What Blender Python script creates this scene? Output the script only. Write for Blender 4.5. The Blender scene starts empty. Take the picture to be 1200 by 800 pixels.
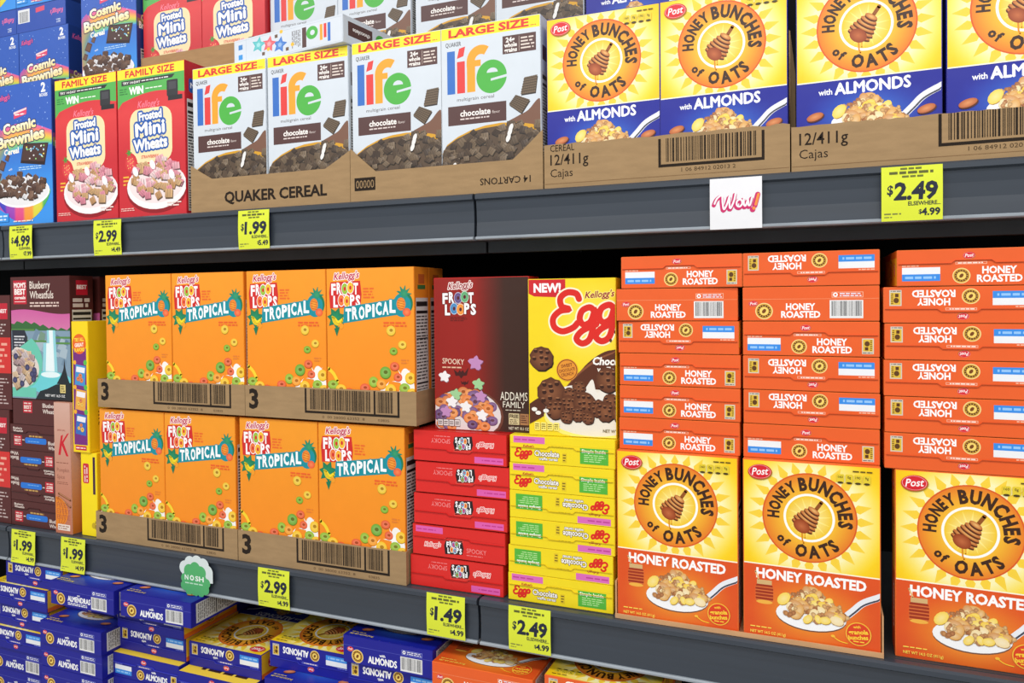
import bpy, math, random
from mathutils import Matrix, Vector
PI = math.pi
sc = bpy.context.scene
C = sc.collection

# ------------------------------------------------------------------ camera
cam = bpy.data.cameras.new('camera'); cam.sensor_width = 36.0; cam.lens = 36.0*890/1200
cam.shift_y = -(400-364.4)/1200; cam.clip_start = 0.02
co = bpy.data.objects.new('camera', cam); C.objects.link(co)
yaw, pitch, roll = 0.38777, 0.01501, -0.00976
fwd = Vector((-math.sin(yaw)*math.cos(pitch), math.cos(yaw)*math.cos(pitch), -math.sin(pitch)))
r0 = Vector((math.cos(yaw), math.sin(yaw), 0)); u0 = r0.cross(fwd)
cr = math.cos(roll)*r0 + math.sin(roll)*u0; cu_ = -math.sin(roll)*r0 + math.cos(roll)*u0
m = Matrix((cr, cu_, -fwd)).transposed().to_4x4(); m.translation = (0, -1.2, 1.45)
co.matrix_world = m
sc.camera = co

# ------------------------------------------------------------------ light
w = bpy.data.worlds.new('store_ambient'); sc.world = w; w.use_nodes = True
bg = w.node_tree.nodes['Background']; bg.inputs[0].default_value = (0.93, 0.97, 1.0, 1); bg.inputs[1].default_value = 0.62
def area(name, loc, rot, sx, sy, e, col=(1, 0.98, 0.95)):
    l = bpy.data.lights.new(name, 'AREA'); l.shape = 'RECTANGLE'; l.size = sx; l.size_y = sy; l.energy = e; l.color = col
    o = bpy.data.objects.new(name, l); C.objects.link(o); o.location = loc; o.rotation_euler = rot
    return o
area('ceiling_light', (-0.6, -1.5, 3.3), (math.radians(14), 0, 0), 7.0, 0.5, 105)
area('ceiling_light', (-0.6, -3.6, 3.3), (math.radians(30), 0, 0), 7.0, 0.5, 150)
sc.view_settings.view_transform = 'Standard'; sc.view_settings.look = 'None'
sc.view_settings.gamma = 1.0; sc.view_settings.use_curve_mapping = False
sc.view_settings.exposure = -0.52

# ------------------------------------------------------------------ materials
def lin(c):
    def f(x):
        x /= 255.0
        return x/12.92 if x <= 0.04045 else ((x+0.055)/1.055)**2.4
    return (f(c[0]), f(c[1]), f(c[2]), 1.0)
def mat(name, col=None, rough=0.5, spec=0.5, metal=0.0, noise=None, bump=None):
    """col None: the colour attribute 'Print' of the mesh; noise=(scale, amount, stretch); bump=(scale, strength)"""
    M = bpy.data.materials.new(name); M.use_nodes = True
    nt = M.node_tree; N = nt.nodes; L = nt.links; b = N['Principled BSDF']
    b.inputs['Roughness'].default_value = rough; b.inputs['Metallic'].default_value = metal
    b.inputs['Specular IOR Level'].default_value = spec
    tc = N.new('ShaderNodeTexCoord')
    if col is None:
        a = N.new('ShaderNodeAttribute'); a.attribute_name = 'Print'; src = a.outputs['Color']
    else:
        a = N.new('ShaderNodeRGB'); a.outputs[0].default_value = lin(col); src = a.outputs[0]
    if noise:
        mp = N.new('ShaderNodeMapping'); mp.inputs['Scale'].default_value = noise[2]
        nz = N.new('ShaderNodeTexNoise'); nz.inputs['Scale'].default_value = noise[0]; nz.inputs['Detail'].default_value = 5
        mr = N.new('ShaderNodeMapRange'); mr.inputs['From Min'].default_value = 0.3; mr.inputs['From Max'].default_value = 0.7
        mr.inputs['To Min'].default_value = 1-noise[1]; mr.inputs['To Max'].default_value = 1+noise[1]
        mx = N.new('ShaderNodeMix'); mx.data_type = 'RGBA'; mx.blend_type = 'MULTIPLY'; mx.inputs[0].default_value = 1
        L.new(tc.outputs['Object'], mp.inputs['Vector']); L.new(mp.outputs['Vector'], nz.inputs['Vector'])
        L.new(nz.outputs['Fac'], mr.inputs['Value']); L.new(src, mx.inputs[6]); L.new(mr.outputs[0], mx.inputs[7])
        src = mx.outputs[2]
    L.new(src, b.inputs['Base Color'])
    if bump:
        nb = N.new('ShaderNodeTexNoise'); nb.inputs['Scale'].default_value = bump[0]; nb.inputs['Detail'].default_value = 2
        bp = N.new('ShaderNodeBump'); bp.inputs['Strength'].default_value = bump[1]; bp.inputs['Distance'].default_value = 0.01
        L.new(tc.outputs['Object'], nb.inputs['Vector']); L.new(nb.outputs['Fac'], bp.inputs['Height']); L.new(bp.outputs['Normal'], b.inputs['Normal'])
    return M
M_print = mat('printed_card', None, 0.40, 0.40, noise=(30, 0.02, (1, 1, 1)), bump=(14, 0.12))
M_paper = mat('printed_paper', None, 0.6, 0.25, noise=(40, 0.02, (1, 1, 1)))
M_board = mat('corrugated_cardboard', None, 0.85, 0.15, noise=(22, 0.07, (1, 1, 5)), bump=(60, 0.08))
M_rail = mat('grey_shelf_paint', (57, 64, 74), 0.34, 0.5, noise=(3, 0.10, (0.6, 1, 14)))
M_lip = mat('pale_rail_edge', (150, 158, 166), 0.35, 0.5, noise=(12, 0.15, (1, 1, 1)))
M_deck = mat('shelf_steel', (60, 64, 68), 0.5, 0.4, noise=(18, 0.12, (1, 1, 1)))
M_back = mat('dark_back_panel', (16, 17, 19), 0.8, 0.1, noise=(9, 0.15, (1, 1, 1)))
M_floor = mat('store_floor_tile', (176, 172, 165), 0.3, 0.5, noise=(6, 0.05, (1, 1, 1)))

# ------------------------------------------------------------------ helpers
def obj(name, me, parent=None, M=None):
    o = bpy.data.objects.new(name, me); C.objects.link(o)
    if parent: o.parent = parent
    if M is not None: o.matrix_basis = M
    return o
def tag(o, label, cat, group=None):
    o['label'] = label; o['category'] = cat
    if group: o['group'] = group
    return o
def empty(name, loc, rz=0.0):
    o = bpy.data.objects.new(name, None); C.objects.link(o); o.location = loc; o.rotation_euler = (0, 0, rz); o.empty_display_size = 0.05
    return o

_gc = {}
def glyphs(s, off):
    k = (s, round(off, 4))
    if k not in _gc:
        cu = bpy.data.curves.new('lettering', 'FONT'); cu.body = s; cu.offset = off; cu.resolution_u = 2; cu.fill_mode = 'FRONT'
        o = bpy.data.objects.new('lettering', cu); C.objects.link(o)
        bpy.context.view_layer.update()
        me = bpy.data.meshes.new_from_object(o.evaluated_get(bpy.context.evaluated_depsgraph_get()))
        V = [(v.co.x, v.co.y) for v in me.vertices]; F = [tuple(p.vertices) for p in me.polygons]
        bpy.data.objects.remove(o); bpy.data.curves.remove(cu); bpy.data.meshes.remove(me)
        _gc[k] = (V, F)
    return _gc[k]
CAP = 0.70
def catmull(P, n=8, closed=False):
    out = []; N = len(P); rng = range(N if closed else N-1)
    for i in rng:
        if closed: p0, p1, p2, p3 = P[(i-1) % N], P[i], P[(i+1) % N], P[(i+2) % N]
        else: p0, p1, p2, p3 = P[max(i-1, 0)], P[i], P[i+1], P[min(i+2, N-1)]
        for k in range(n):
            t = k/n; t2 = t*t; t3 = t2*t
            out.append(tuple(0.5*((2*p1[j]) + (-p0[j]+p2[j])*t + (2*p0[j]-5*p1[j]+4*p2[j]-p3[j])*t2 + (-p0[j]+3*p1[j]-3*p2[j]+p3[j])*t3) for j in (0, 1)))
    if not closed: out.append(tuple(P[-1]))
    return out
def mixc(a, b, t):
    t = min(1, max(0, t)); return tuple(a[i]*(1-t)+b[i]*t for i in range(3))

class Art:
    """A printed face: flat coloured shapes, in cm, origin bottom left."""
    STEP = 3e-6
    def __init__(s, W=0, H=0): s.V = []; s.F = []; s.K = []; s.z = 0.00012; s.W = W; s.H = H
    def _add(s, V, F, K, dz=0):
        b = len(s.V); z = s.z; s.z += Art.STEP+dz*len(V)
        if s.W: V = [(min(max(x, 0), s.W), min(max(y, 0), s.H)) for x, y in V]
        s.V += [(x, y, z+i*dz) for i, (x, y) in enumerate(V)]; s.F += [tuple(i+b for i in f) for f in F]
        s.K += [K]*len(V) if not isinstance(K, list) else K
    def poly(s, P, c): s._add(list(P), [tuple(range(len(P)))], c)
    def rect(s, x0, y0, x1, y1, c): s.poly([(x0, y0), (x1, y0), (x1, y1), (x0, y1)], c)
    def vgrad(s, x0, y0, x1, y1, cb, ct): s._add([(x0, y0), (x1, y0), (x1, y1), (x0, y1)], [(0, 1, 2, 3)], [cb, cb, ct, ct])
    def grid(s, x0, y0, x1, y1, nx, ny, fn):
        V = []; K = []
        for j in range(ny+1):
            for i in range(nx+1):
                p = (x0+(x1-x0)*i/nx, y0+(y1-y0)*j/ny); V.append(p); K.append(fn(*p))
        s._add(V, [(j*(nx+1)+i, j*(nx+1)+i+1, (j+1)*(nx+1)+i+1, (j+1)*(nx+1)+i) for j in range(ny) for i in range(nx)], K)
    def ell(s, x, y, rx, ry, c, cc=None, rot=0, n=28, a0=0, a1=2*PI):
        full = abs(a1-a0-2*PI) < 1e-6
        cs, sn = math.cos(rot), math.sin(rot); V = [(x, y)]; K = [cc or c]
        N = n if full else n+1
        for i in range(N):
            t = a0+(a1-a0)*i/n; p, q = rx*math.cos(t), ry*math.sin(t); V.append((x+p*cs-q*sn, y+p*sn+q*cs)); K.append(c)
        s._add(V, [(0, i+1, (i+1) % N+1) for i in range(N if full else N-1)], K)
    def ring(s, x, y, r0, r1, c, a0=0, a1=2*PI, n=36, ky=1, c0=None):
        V = []; K = []
        for i in range(n+1):
            t = a0+(a1-a0)*i/n
            for r, k in ((r0, c0 or c), (r1, c)): V.append((x+r*math.cos(t), y+ky*r*math.sin(t))); K.append(k)
        s._add(V, [(2*i, 2*i+1, 2*i+3, 2*i+2) for i in range(n)], K)
    def rrect(s, x0, y0, x1, y1, r, c):
        P = []
        for cx, cy, a in ((x1-r, y0+r, -90), (x1-r, y1-r, 0), (x0+r, y1-r, 90), (x0+r, y0+r, 180)):
            for k in range(6): t = math.radians(a+18*k); P.append((cx+r*math.cos(t), cy+r*math.sin(t)))
        s.poly(P, c)
    def frame(s, x0, y0, x1, y1, t, c):
        V = [(x0, y0), (x1, y0), (x1, y1), (x0, y1), (x0+t, y0+t), (x1-t, y0+t), (x1-t, y1-t), (x0+t, y1-t)]
        s._add(V, [(0, 1, 5, 4), (1, 2, 6, 5), (2, 3, 7, 6), (3, 0, 4, 7)], c)
    def star(s, x, y, ri, ro, n, c, ci=None, rot=0):
        V = [(x, y)]; K = [ci or c]
        for i in range(2*n):
            t = rot+PI*i/n; r = ro if i % 2 == 0 else ri; V.append((x+r*math.cos(t), y+r*math.sin(t))); K.append(c)
        s._add(V, [(0, i+1, (i+1) % (2*n)+1) for i in range(2*n)], K)
    def stroke(s, P, wd, c, taper=None):
        V = []; F = []
        n = len(P)
        for i, (x, y) in enumerate(P):
            ww = wd/2*(taper(i/(n-1)) if taper else 1)
            a = P[max(i-1, 0)]; b = P[min(i+1, n-1)]; dx, dy = b[0]-a[0], b[1]-a[1]; l = math.hypot(dx, dy) or 1
            V += [(x-dy/l*ww, y+dx/l*ww), (x+dy/l*ww, y-dx/l*ww)]
        for i in range(n-1): F.append((2*i, 2*i+1, 2*i+3, 2*i+2))
        for i in (0, n-1):
            b = len(V); x, y = P[i]; ww = wd/2*(taper(i/(n-1)) if taper else 1)
            V += [(x+ww*math.cos(k*PI/6), y+ww*math.sin(k*PI/6)) for k in range(12)]; F.append(tuple(range(b, b+12)))
        s._add(V, F, c, 4e-7 if n > 30 else 0)
    def text(s, t, x, y, h, c, w=None, al='l', bold=0.015, shear=0.0, rot=0.0, kx=1.0, c2=None):
        V, F = glyphs(t, 0 if 'M' in t else min(bold*.7, .045))
        if not V: return
        xs = [v[0] for v in V]; a, b = min(xs), max(xs); ky = h/CAP
        sx = (w/(b-a)) if w else ky*kx
        sh = {'l': 0, 'c': -(b-a)/2, 'r': -(b-a)}[al]
        cs, sn = math.cos(rot), math.sin(rot); out = []; K = []
        for vx, vy in V:
            p = (vx-a+sh)*sx+shear*vy*ky; q = vy*ky
            out.append((x+p*cs-q*sn, y+p*sn+q*cs))
            if c2: K.append(mixc(c, c2, q/h))
        s._add(out, F, K if c2 else c)
        if 'M' in t and bold > .012:
            d = bold*.7*ky
            for e, g in ((-d, 0), (d, 0), (0, -d), (0, d)): s._add([(p+e, q+g) for p, q in out], F, K if c2 else c)
    def outl(s, t, x, y, h, c, oc, o=0.05, w=None, al='l', bold=0.03, **k):
        kk = dict(k); kk.pop('c2', None); d = o*h/CAP
        for q in range(8): s.text(t, x+d*math.cos(q*PI/4), y+d*math.sin(q*PI/4), h, oc, w=w, al=al, bold=bold, **kk)
        s.text(t, x, y, h, c, w=w, al=al, bold=bold, **k)
    def arc(s, t, x, y, r, h, c, a0, a1, bold=0.03, inside=False, kx=None):
        ws = []
        for ch in t:
            if ch == ' ': ws.append((0, 0.32)); continue
            V, F = glyphs(ch, min(bold, .05)); xs = [v[0] for v in V]; ws.append((min(xs), max(xs)-min(xs)+0.10))
        tot = sum(q[1] for q in ws); span = a1-a0; pos = 0; ky = h/CAP
        kx = kx or abs(span)*(r+(h*0.4 if not inside else -h*0.4))/tot
        for ch, (mn, wd) in zip(t, ws):
            if ch != ' ':
                an = a0+span*(pos+wd/2)/tot; V, F = glyphs(ch, min(bold, .05))
                tx, ty = (math.sin(an), -math.cos(an)) if not inside else (-math.sin(an), math.cos(an))
                nx, ny = (math.cos(an), math.sin(an)) if not inside else (-math.cos(an), -math.sin(an))
                out = []
                for vx, vy in V:
                    p = (vx-mn-wd/2+0.05)*kx; q = vy*ky; R0 = r
                    out.append((x+R0*math.cos(an)+p*tx+q*nx, y+R0*math.sin(an)+p*ty+q*ny))
                s._add(out, F, c)
            pos += wd
    def barcode(s, x0, y0, x1, y1, seed=1, bgc=None, c=(30, 26, 24), n=44):
        if bgc: s.rect(x0, y0, x1, y1, bgc)
        R = random.Random(seed); V = []; F = []; x = x0+(x1-x0)*0.06; u = (x1-x0)*0.88/n/1.15; ya = y0+(y1-y0)*0.12; yb = y1-(y1-y0)*(0.05 if bgc else 0.0)
        while x < x1-(x1-x0)*0.06:
            wd = u*R.choice((.5, .5, .8, 1.3)); b = len(V); V += [(x, ya), (x+wd, ya), (x+wd, yb), (x, yb)]; F.append((b, b+1, b+2, b+3)); x += wd+u*R.choice((.5, .6, 1.0, 1.3))
        s._add(V, F, c)
    def lines(s, x0, y0, x1, y1, n, c, fill=0.45, seed=3, rag=0.25):
        """rows of print too small to read"""
        R = random.Random(seed); V = []; F = []; p = (y1-y0)/n
        for i in range(n):
            x = x0; y = y1-p*(i+1)+p*(1-fill)/2; e = x1-(x1-x0)*rag*R.random()
            while x < e:
                q = min(x+p*R.uniform(.8, 3.2), e); b = len(V); V += [(x, y), (q, y), (q, y+p*fill), (x, y+p*fill)]; F.append((b, b+1, b+2, b+3)); x = q+p*.45
        s._add(V, F, c)
    def nutrition(s, x0, y0, x1, y1, seed=5):
        s.rect(x0, y0, x1, y1, (214, 212, 208)); h = y1-y0
        s.lines(x0+.2, y0+h*.02, x1-.2, y0+h*.28, 12, (70, 66, 64), seed=seed, rag=.1)
        s.lines(x0+.2, y0+h*.32, x1-.2, y0+h*.86, 20, (60, 56, 54), seed=seed+1, rag=.1)
        s.rect(x0+.2, y0+h*.29, x1-.2, y0+h*.305, (30, 28, 28)); s.rect(x0+.2, y0+h*.66, x1-.2, y0+h*.67, (30, 28, 28)); s.rect(x0+.2, y0+h*.87, x1-.2, y0+h*.895, (30, 28, 28))
        s.rect(x0+.2, y0+h*.93, x1-.2, y0+h*.97, (40, 38, 38))
    def squares(s, fn, n, size, pal, seed, milk=0):
        """a heap of printed cereal squares; fn gives a point"""
        R = random.Random(seed); pts = sorted([fn(R) for _ in range(n)], key=lambda q: -q[1])
        for i, (x, y) in enumerate(pts):
            c = R.choice(pal); sz = size*R.uniform(.75, 1.2); a = R.uniform(0, PI/2); k = R.uniform(.55, .95)
            P = [(x+sz*math.cos(a+j*PI/2)*(.72), y+sz*k*math.sin(a+j*PI/2)*.72) for j in range(4)]
            s.poly([(px+sz*.07, py-sz*.16) for px, py in P], mixc(c, (0, 0, 0), .5))
            s._add(P, [(0, 1, 2, 3)], [mixc(c, (255, 255, 255), R.uniform(0, .22)), c, mixc(c, (0, 0, 0), .18), c])
            z0 = s.z
            for t in (.33, .66):
                q0 = mixp(P[0], P[1], t); q1 = mixp(P[3], P[2], t); s.stroke([mixp(q0, q1, .08), mixp(q0, q1, .92)], sz*.06, mixc(c, (0, 0, 0), .25))
    def loops(s, pts, r, pal, seed):
        R = random.Random(seed)
        for x, y in pts:
            c = R.choice(pal); rr = r*R.uniform(.85, 1.15); k = R.uniform(.7, 1)
            s.ell(x, y-.12*rr, rr, rr*k, mixc(c, (60, 20, 0), .35)); s.ell(x, y, rr, rr*k, c, mixc(c, (255, 255, 255), .3)); s.ell(x+.05*rr, y+.05*rr, rr*.38, rr*.32*k, mixc(c, (80, 30, 0), .4))
    def flakes(s, pts, r, seed):
        R = random.Random(seed)
        for x, y in pts:
            c = R.choice([(248, 206, 70), (250, 216, 90), (226, 168, 90), (248, 224, 170), (214, 150, 84)]); rr = r*R.uniform(.7, 1.25)
            if R.random() < .45:
                a = R.uniform(0, PI); s.ell(x+.06, y-.1, rr*1.1, rr*.75, mixc(c, (90, 40, 0), .45), rot=a, n=12); s.ell(x, y, rr*1.1, rr*.75, c, mixc(c, (255, 250, 230), .45), rot=a, n=12)
            else:
                for j in range(5):
                    q = mixc(R.choice([(214, 150, 90), (236, 190, 124), (186, 116, 66)]), (255, 230, 190), R.uniform(0, .35)); s.ell(x+R.uniform(-.7, .7)*rr, y+R.uniform(-.6, .6)*rr, rr*.42, rr*.34, mixc(q, (70, 30, 10), .35), q, rot=R.uniform(0, PI), n=9)
def mixp(a, b, t): return (a[0]+(b[0]-a[0])*t, a[1]+(b[1]-a[1])*t)

def art_mesh(name, arts, material):
    """arts: [(Art, function (u, v, w) in metres -> local xyz)]"""
    V = []; F = []; K = []
    for a, fn in arts:
        b = len(V); V += [fn(x/100, y/100, z) for x, y, z in a.V]; F += [tuple(i+b for i in f) for f in a.F]; K += [lin(k) for k in a.K]
    me = bpy.data.meshes.new(name); me.from_pydata(V, [], F); me.materials.append(material)
    at = me.color_attributes.new('Print', 'FLOAT_COLOR', 'POINT')
    at.data.foreach_set('color', [c for k in K for c in k]); me.update()
    return me
def boxes_mesh(name, L, material, bev=0.0):
    """L: [(x0,y0,z0,x1,y1,z1,colour)] joined; bev chamfers the vertical and long edges a little"""
    import bmesh
    bm = bmesh.new(); lay = bm.verts.layers.float_color.new('Print')
    for (x0, y0, z0, x1, y1, z1, c) in L:
        vs = [bm.verts.new(p) for p in ((x0, y0, z0), (x1, y0, z0), (x1, y1, z0), (x0, y1, z0), (x0, y0, z1), (x1, y0, z1), (x1, y1, z1), (x0, y1, z1))]
        for v in vs: v[lay] = lin(c)
        for f in ((3, 2, 1, 0), (4, 5, 6, 7), (0, 1, 5, 4), (1, 2, 6, 5), (2, 3, 7, 6), (3, 0, 4, 7)): bm.faces.new([vs[i] for i in f])
    if bev: bmesh.ops.bevel(bm, geom=list(bm.edges), offset=bev, segments=2, affect='EDGES')
    me = bpy.data.meshes.new(name); bm.to_mesh(me); bm.free(); me.materials.append(material)
    return me
def prism_mesh(name, P, x0, x1, material, c=None):
    """profile P of (y,z), run along x"""
    n = len(P); V = [(x0, y, z) for y, z in P]+[(x1, y, z) for y, z in P]
    F = [(i, (i+1) % n, n+(i+1) % n, n+i) for i in range(n)]+[tuple(range(n-1, -1, -1)), tuple(range(n, 2*n))]
    me = bpy.data.meshes.new(name); me.from_pydata(V, [], F); me.materials.append(material)
    if c: paint(me, c)
    me.update(); return me
def paint(me, c):
    at = me.color_attributes.new('Print', 'FLOAT_COLOR', 'POINT'); at.data.foreach_set('color', list(lin(c))*len(me.vertices))

# ------------------------------------------------------------------ setting: floor, shelves, back panel
fl = obj('floor', boxes_mesh('floor', [(-5, -6, -0.05, 4, 1.2, 0, (170, 170, 165))], M_floor)); fl['kind'] = 'structure'
wb = obj('wall_back', boxes_mesh('wall_back', [(-3.9, 0.52, 0.0, 1.9, 0.56, 2.7, (10, 10, 10))], M_back)); wb['kind'] = 'structure'
def shelf(x0, x1, z, label, depth=0.52, base=False):
    t = empty('shelf', ((x0+x1)/2, 0, z)); tag(t, label, 'shelf')
    h = (x1-x0)/2-0.0025
    obj('shelf_board', boxes_mesh('shelf_board', [(-h, 0.012, -0.018, h, depth-0.002, 0, (0, 0, 0))], M_deck, 0.001), t)
    prof = [(0.010, 0.0), (-0.002, 0.0), (-0.006, -0.003), (-0.006, -0.010), (-0.001, -0.013), (0.001, -0.030), (0.0015, -0.050), (0.0, -0.0745), (0.010, -0.0745)]
    obj('price_rail', prism_mesh('price_rail', prof, -h, h, M_rail), t)
    obj('rail_edge', prism_mesh('rail_edge', [(0.010, -0.0747), (-0.003, -0.0747), (-0.005, -0.0765), (-0.005, -0.079), (-0.003, -0.0805), (0.010, -0.0805)], -h, h, M_lip), t)
    obj('under_flange', boxes_mesh('under_flange', [(-h, 0.012, -0.0805, h, 0.05, -0.076, (0, 0, 0))], M_deck), t)
    if z > 1.2: obj('support_beam', boxes_mesh('support_beam', [(-h, 0.05, -0.1, h, 0.07, -0.0185, (0, 0, 0))], M_deck), t)
    for s in (-1, 1):
        obj('bracket', boxes_mesh('bracket', [(s*(h-0.03)-0.004, 0.0705, -0.075, s*(h-0.03)+0.004, depth-0.01, -0.0185, (0, 0, 0))], M_deck), t)
    return t
JX = (-0.5575, -1.7775)
ZU, ZL = 1.6345, 0.9285
shelf(JX[0], JX[0]+1.22, ZU, 'right section of the upper grey shelf, under the yellow and blue almond cereal boxes')
shelf(JX[1], JX[0], ZU, 'middle section of the upper grey shelf, under the white chocolate cereal boxes')
shelf(JX[1]-1.22, JX[1], ZU, 'far left section of the upper grey shelf at the left picture edge')
shelf(JX[0], JX[0]+1.22, ZL, 'right section of the lower grey shelf, under the honey roasted boxes')
shelf(JX[1], JX[0], ZL, 'middle section of the lower grey shelf, under the orange tropical boxes')
shelf(JX[1]-1.22, JX[1], ZL, 'far left section of the lower grey shelf at the left picture edge')
ZD = 0.36
bd = empty('base_deck', (-1.1, 0, 0)); tag(bd, 'bottom deck of the grey shelving under the stacked blue boxes', 'shelf')
obj('deck_board', boxes_mesh('deck_board', [(-1.9, -0.16, ZD-0.03, 1.9, 0.515, ZD, (0, 0, 0))], M_deck, 0.002), bd)
obj('kick_plate', boxes_mesh('kick_plate', [(-1.9, -0.13, 0.001, 1.9, -0.11, ZD-0.0305, (0, 0, 0))], M_rail, 0.002), bd)

# ------------------------------------------------------------------ printed faces
def kellogg(a, x, y, w, h, c=(196, 22, 72), oc=(255, 240, 235), rot=0.06):
    a.outl("Kellogg's", x, y, h, c, oc, o=0.085, w=w, bold=0.03, shear=0.28, rot=rot)
def postlogo(a, x, y, k, rot=0.08):
    a.ell(x+.1*k, y-.15*k, 1.85*k, 1.2*k, (170, 120, 30), rot=rot); a.ell(x, y, 1.85*k, 1.2*k, (214, 24, 40), (226, 45, 55), rot=rot); a.ring(x, y, 1.62*k, 1.7*k, (245, 180, 180), ky=.64)
    a.text('Post', x, y-.5*k, 1.15*k, (255, 255, 255), w=2.5*k, al='c', bold=.02, shear=.25, rot=rot)
def emblem(a, x, y, r):
    a.ell(x, y, r, r, (243, 222, 150)); a.ell(x, y, r*.9, r*.9, (226, 170, 60)); a.ring(x, y, r*.55, r*.78, (96, 58, 16), n=24)
    for k in range(14):
        t = 2*PI*k/14; a.rect(x+.67*r*math.cos(t)-.05*r, y+.67*r*math.sin(t)-.05*r, x+.67*r*math.cos(t)+.05*r, y+.67*r*math.sin(t)+.05*r, (236, 190, 90))
    a.ell(x, y, r*.5, r*.5, (246, 214, 110)); a.ell(x, y, r*.2, r*.3, (120, 66, 16), rot=-.6)
def hbo_front(kind):
    al = kind == 'almond'; HH = 28.05 if al else 27.2; a = Art(19.2, HH); dy = 2.1 if al else 0
    yl, yr = (12.6, 12.8) if al else (11.2, 10.9)
    cx, cy = 9.5, (20.2 if al else 19.0)
    def bgc(x, y):
        d = math.hypot(x-cx, y-cy); t = max(0, min(1, (d-7.2)/3.6)); c = mixc((255, 250, 200), (255, 214, 24), t); return mixc(c, (246, 184, 16), max(0, min(1, (d-10.5)/4)))
    a.grid(0, 9, 19.2, HH, 24, 24, bgc)
    a.star(cx, cy, 6.7, 9.0, 24, (252, 214, 66), (252, 204, 40)); a.star(cx, cy, 6.2, 7.7, 24, (255, 248, 190), rot=PI/24)
    a.ell(cx, cy, 6.75, 6.75, (222, 92, 34), n=56); a.ring(cx, cy, 3.3, 6.55, (236, 128, 36), n=56, c0=(250, 196, 52))
    a.ell(cx, cy, 3.65, 3.65, (255, 255, 250), n=44); a.ell(cx, cy, 3.3, 3.3, (246, 202, 40), (255, 244, 170), n=40); a.star(cx, cy, 1.2, 3.2, 14, (255, 226, 90), (255, 250, 220), rot=.1)
    # honey dipper
    a.stroke([(cx+.9, cy+1.2), (cx+1.75, cy+2.45)], .55, (150, 84, 30)); ax, ay = .57, .82
    a.stroke([(cx-1.0, cy-2.0), (cx-.95, cy-3.4), (cx-.75, cy-3.9)], .22, (222, 140, 24)); a.stroke([(cx-.6, cy-2.0), (cx-.58, cy-3.1)], .2, (240, 176, 50))
    for k in range(6):
        t = -1.75+k*.58; rr = (1.75, 1.85, 1.7, 1.5, 1.25, .95)[k]
        a.ell(cx+ax*t, cy+ay*t, rr, .42, (92, 42, 14), rot=-.6); a.ell(cx+ax*t+.05, cy+ay*t+.2, rr*.98, .36, (190, 104, 42), (244, 190, 116), rot=-.6)
    a.ell(cx-1.05, cy-1.35, 1.25, .95, (150, 62, 22), (196, 106, 60), rot=-.6)
    dk = (62, 34, 18)
    a.arc('HONEY', cx, cy, 4.35, 1.6, dk, math.radians(185), math.radians(112), bold=.06)
    a.arc('BUNCHES', cx, cy, 4.2, 1.85, dk, math.radians(108), math.radians(-14), bold=.055)
    a.arc('of', cx, cy, 5.75, 1.25, dk, math.radians(214), math.radians(236), bold=.05, inside=True)
    a.arc('OATS', cx, cy, 6.0, 1.75, dk, math.radians(247), math.radians(318), bold=.055, inside=True)
    rot = math.atan2(yr-yl, 19.2)
    a.poly([(0, 0), (19.2, 0), (19.2, yr+.18), (0, yl+.18)], (255, 250, 225))
    c0, c1 = ((24, 32, 150), (54, 120, 214)) if al else ((226, 84, 30), (244, 158, 44))
    def band(x, y):
        t = 1-min(1, math.hypot((x-9.6)/9, (y-4.5-dy)/6.0)); return mixc(c0, c1, t*1.25)
    nx = 16; V = []; K = []
    for j in range(9):
        for i in range(nx+1): x = 19.2*i/nx; y = (yl+(yr-yl)*i/nx)*j/8; V.append((x, y)); K.append(band(x, y))
    a._add(V, [(j*17+i, j*17+i+1, (j+1)*17+i+1, (j+1)*17+i) for j in range(8) for i in range(nx)], K)
    wh = (255, 255, 255)
    if al:
        a.text('with', 3.0, 10.7, .85, wh, w=1.9, bold=.03, rot=rot); a.text('ALMONDS', 5.3, 10.6, 1.65, wh, w=10.0, bold=.05, rot=rot)
    else:
        a.text('HONEY ROASTED', 1.8, 9.15, 1.45, wh, w=15.6, bold=.055, rot=rot)
        a.rrect(1.7, 5.3, 4.3, 8.3, .7, (160, 52, 24)); a.rect(1.9, 8.1, 4.1, 8.8, (214, 176, 120)); a.stroke([(2.2, 8.8), (1.7, 10.0)], .25, (236, 190, 130))
        for k in range(5): a.rect(1.65, 5.6+.5*k, 4.35, 5.75+.5*k, (224, 116, 56))
        a.ell(3, 5.4, 1.2, .3, (244, 180, 70))
    # spoon with clusters
    a.stroke(catmull([(14.0, 4.2+dy), (15.6, 5.8+dy), (17.2, 7.3+dy), (20.4, 8.8+dy)], 6), 1.0, (238, 240, 246)); a.stroke(catmull([(14.2, 4.0+dy), (15.8, 5.6+dy), (17.3, 7.0+dy), (20.4, 8.4+dy)], 6), .25, (70, 70, 86))
    a.ell(9.7, 4.0+dy, 5.0, 2.2, (120, 80, 60)); a.ell(9.7, 4.2+dy, 5.0, 2.2, (250, 250, 252))
    R = random.Random(4); pts = []
    for k in range(84):
        t = R.uniform(0, 2*PI); q = math.sqrt(R.random()); pts.append((9.7+4.7*q*math.cos(t), (6.9 if al else 5.1)+(2.1 if al else 2.1)*q*math.sin(t)+.7*(1-abs(q*math.cos(t)))))
    pts.sort(key=lambda q: -q[1]); a.flakes(pts, .85, 7)
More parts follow.
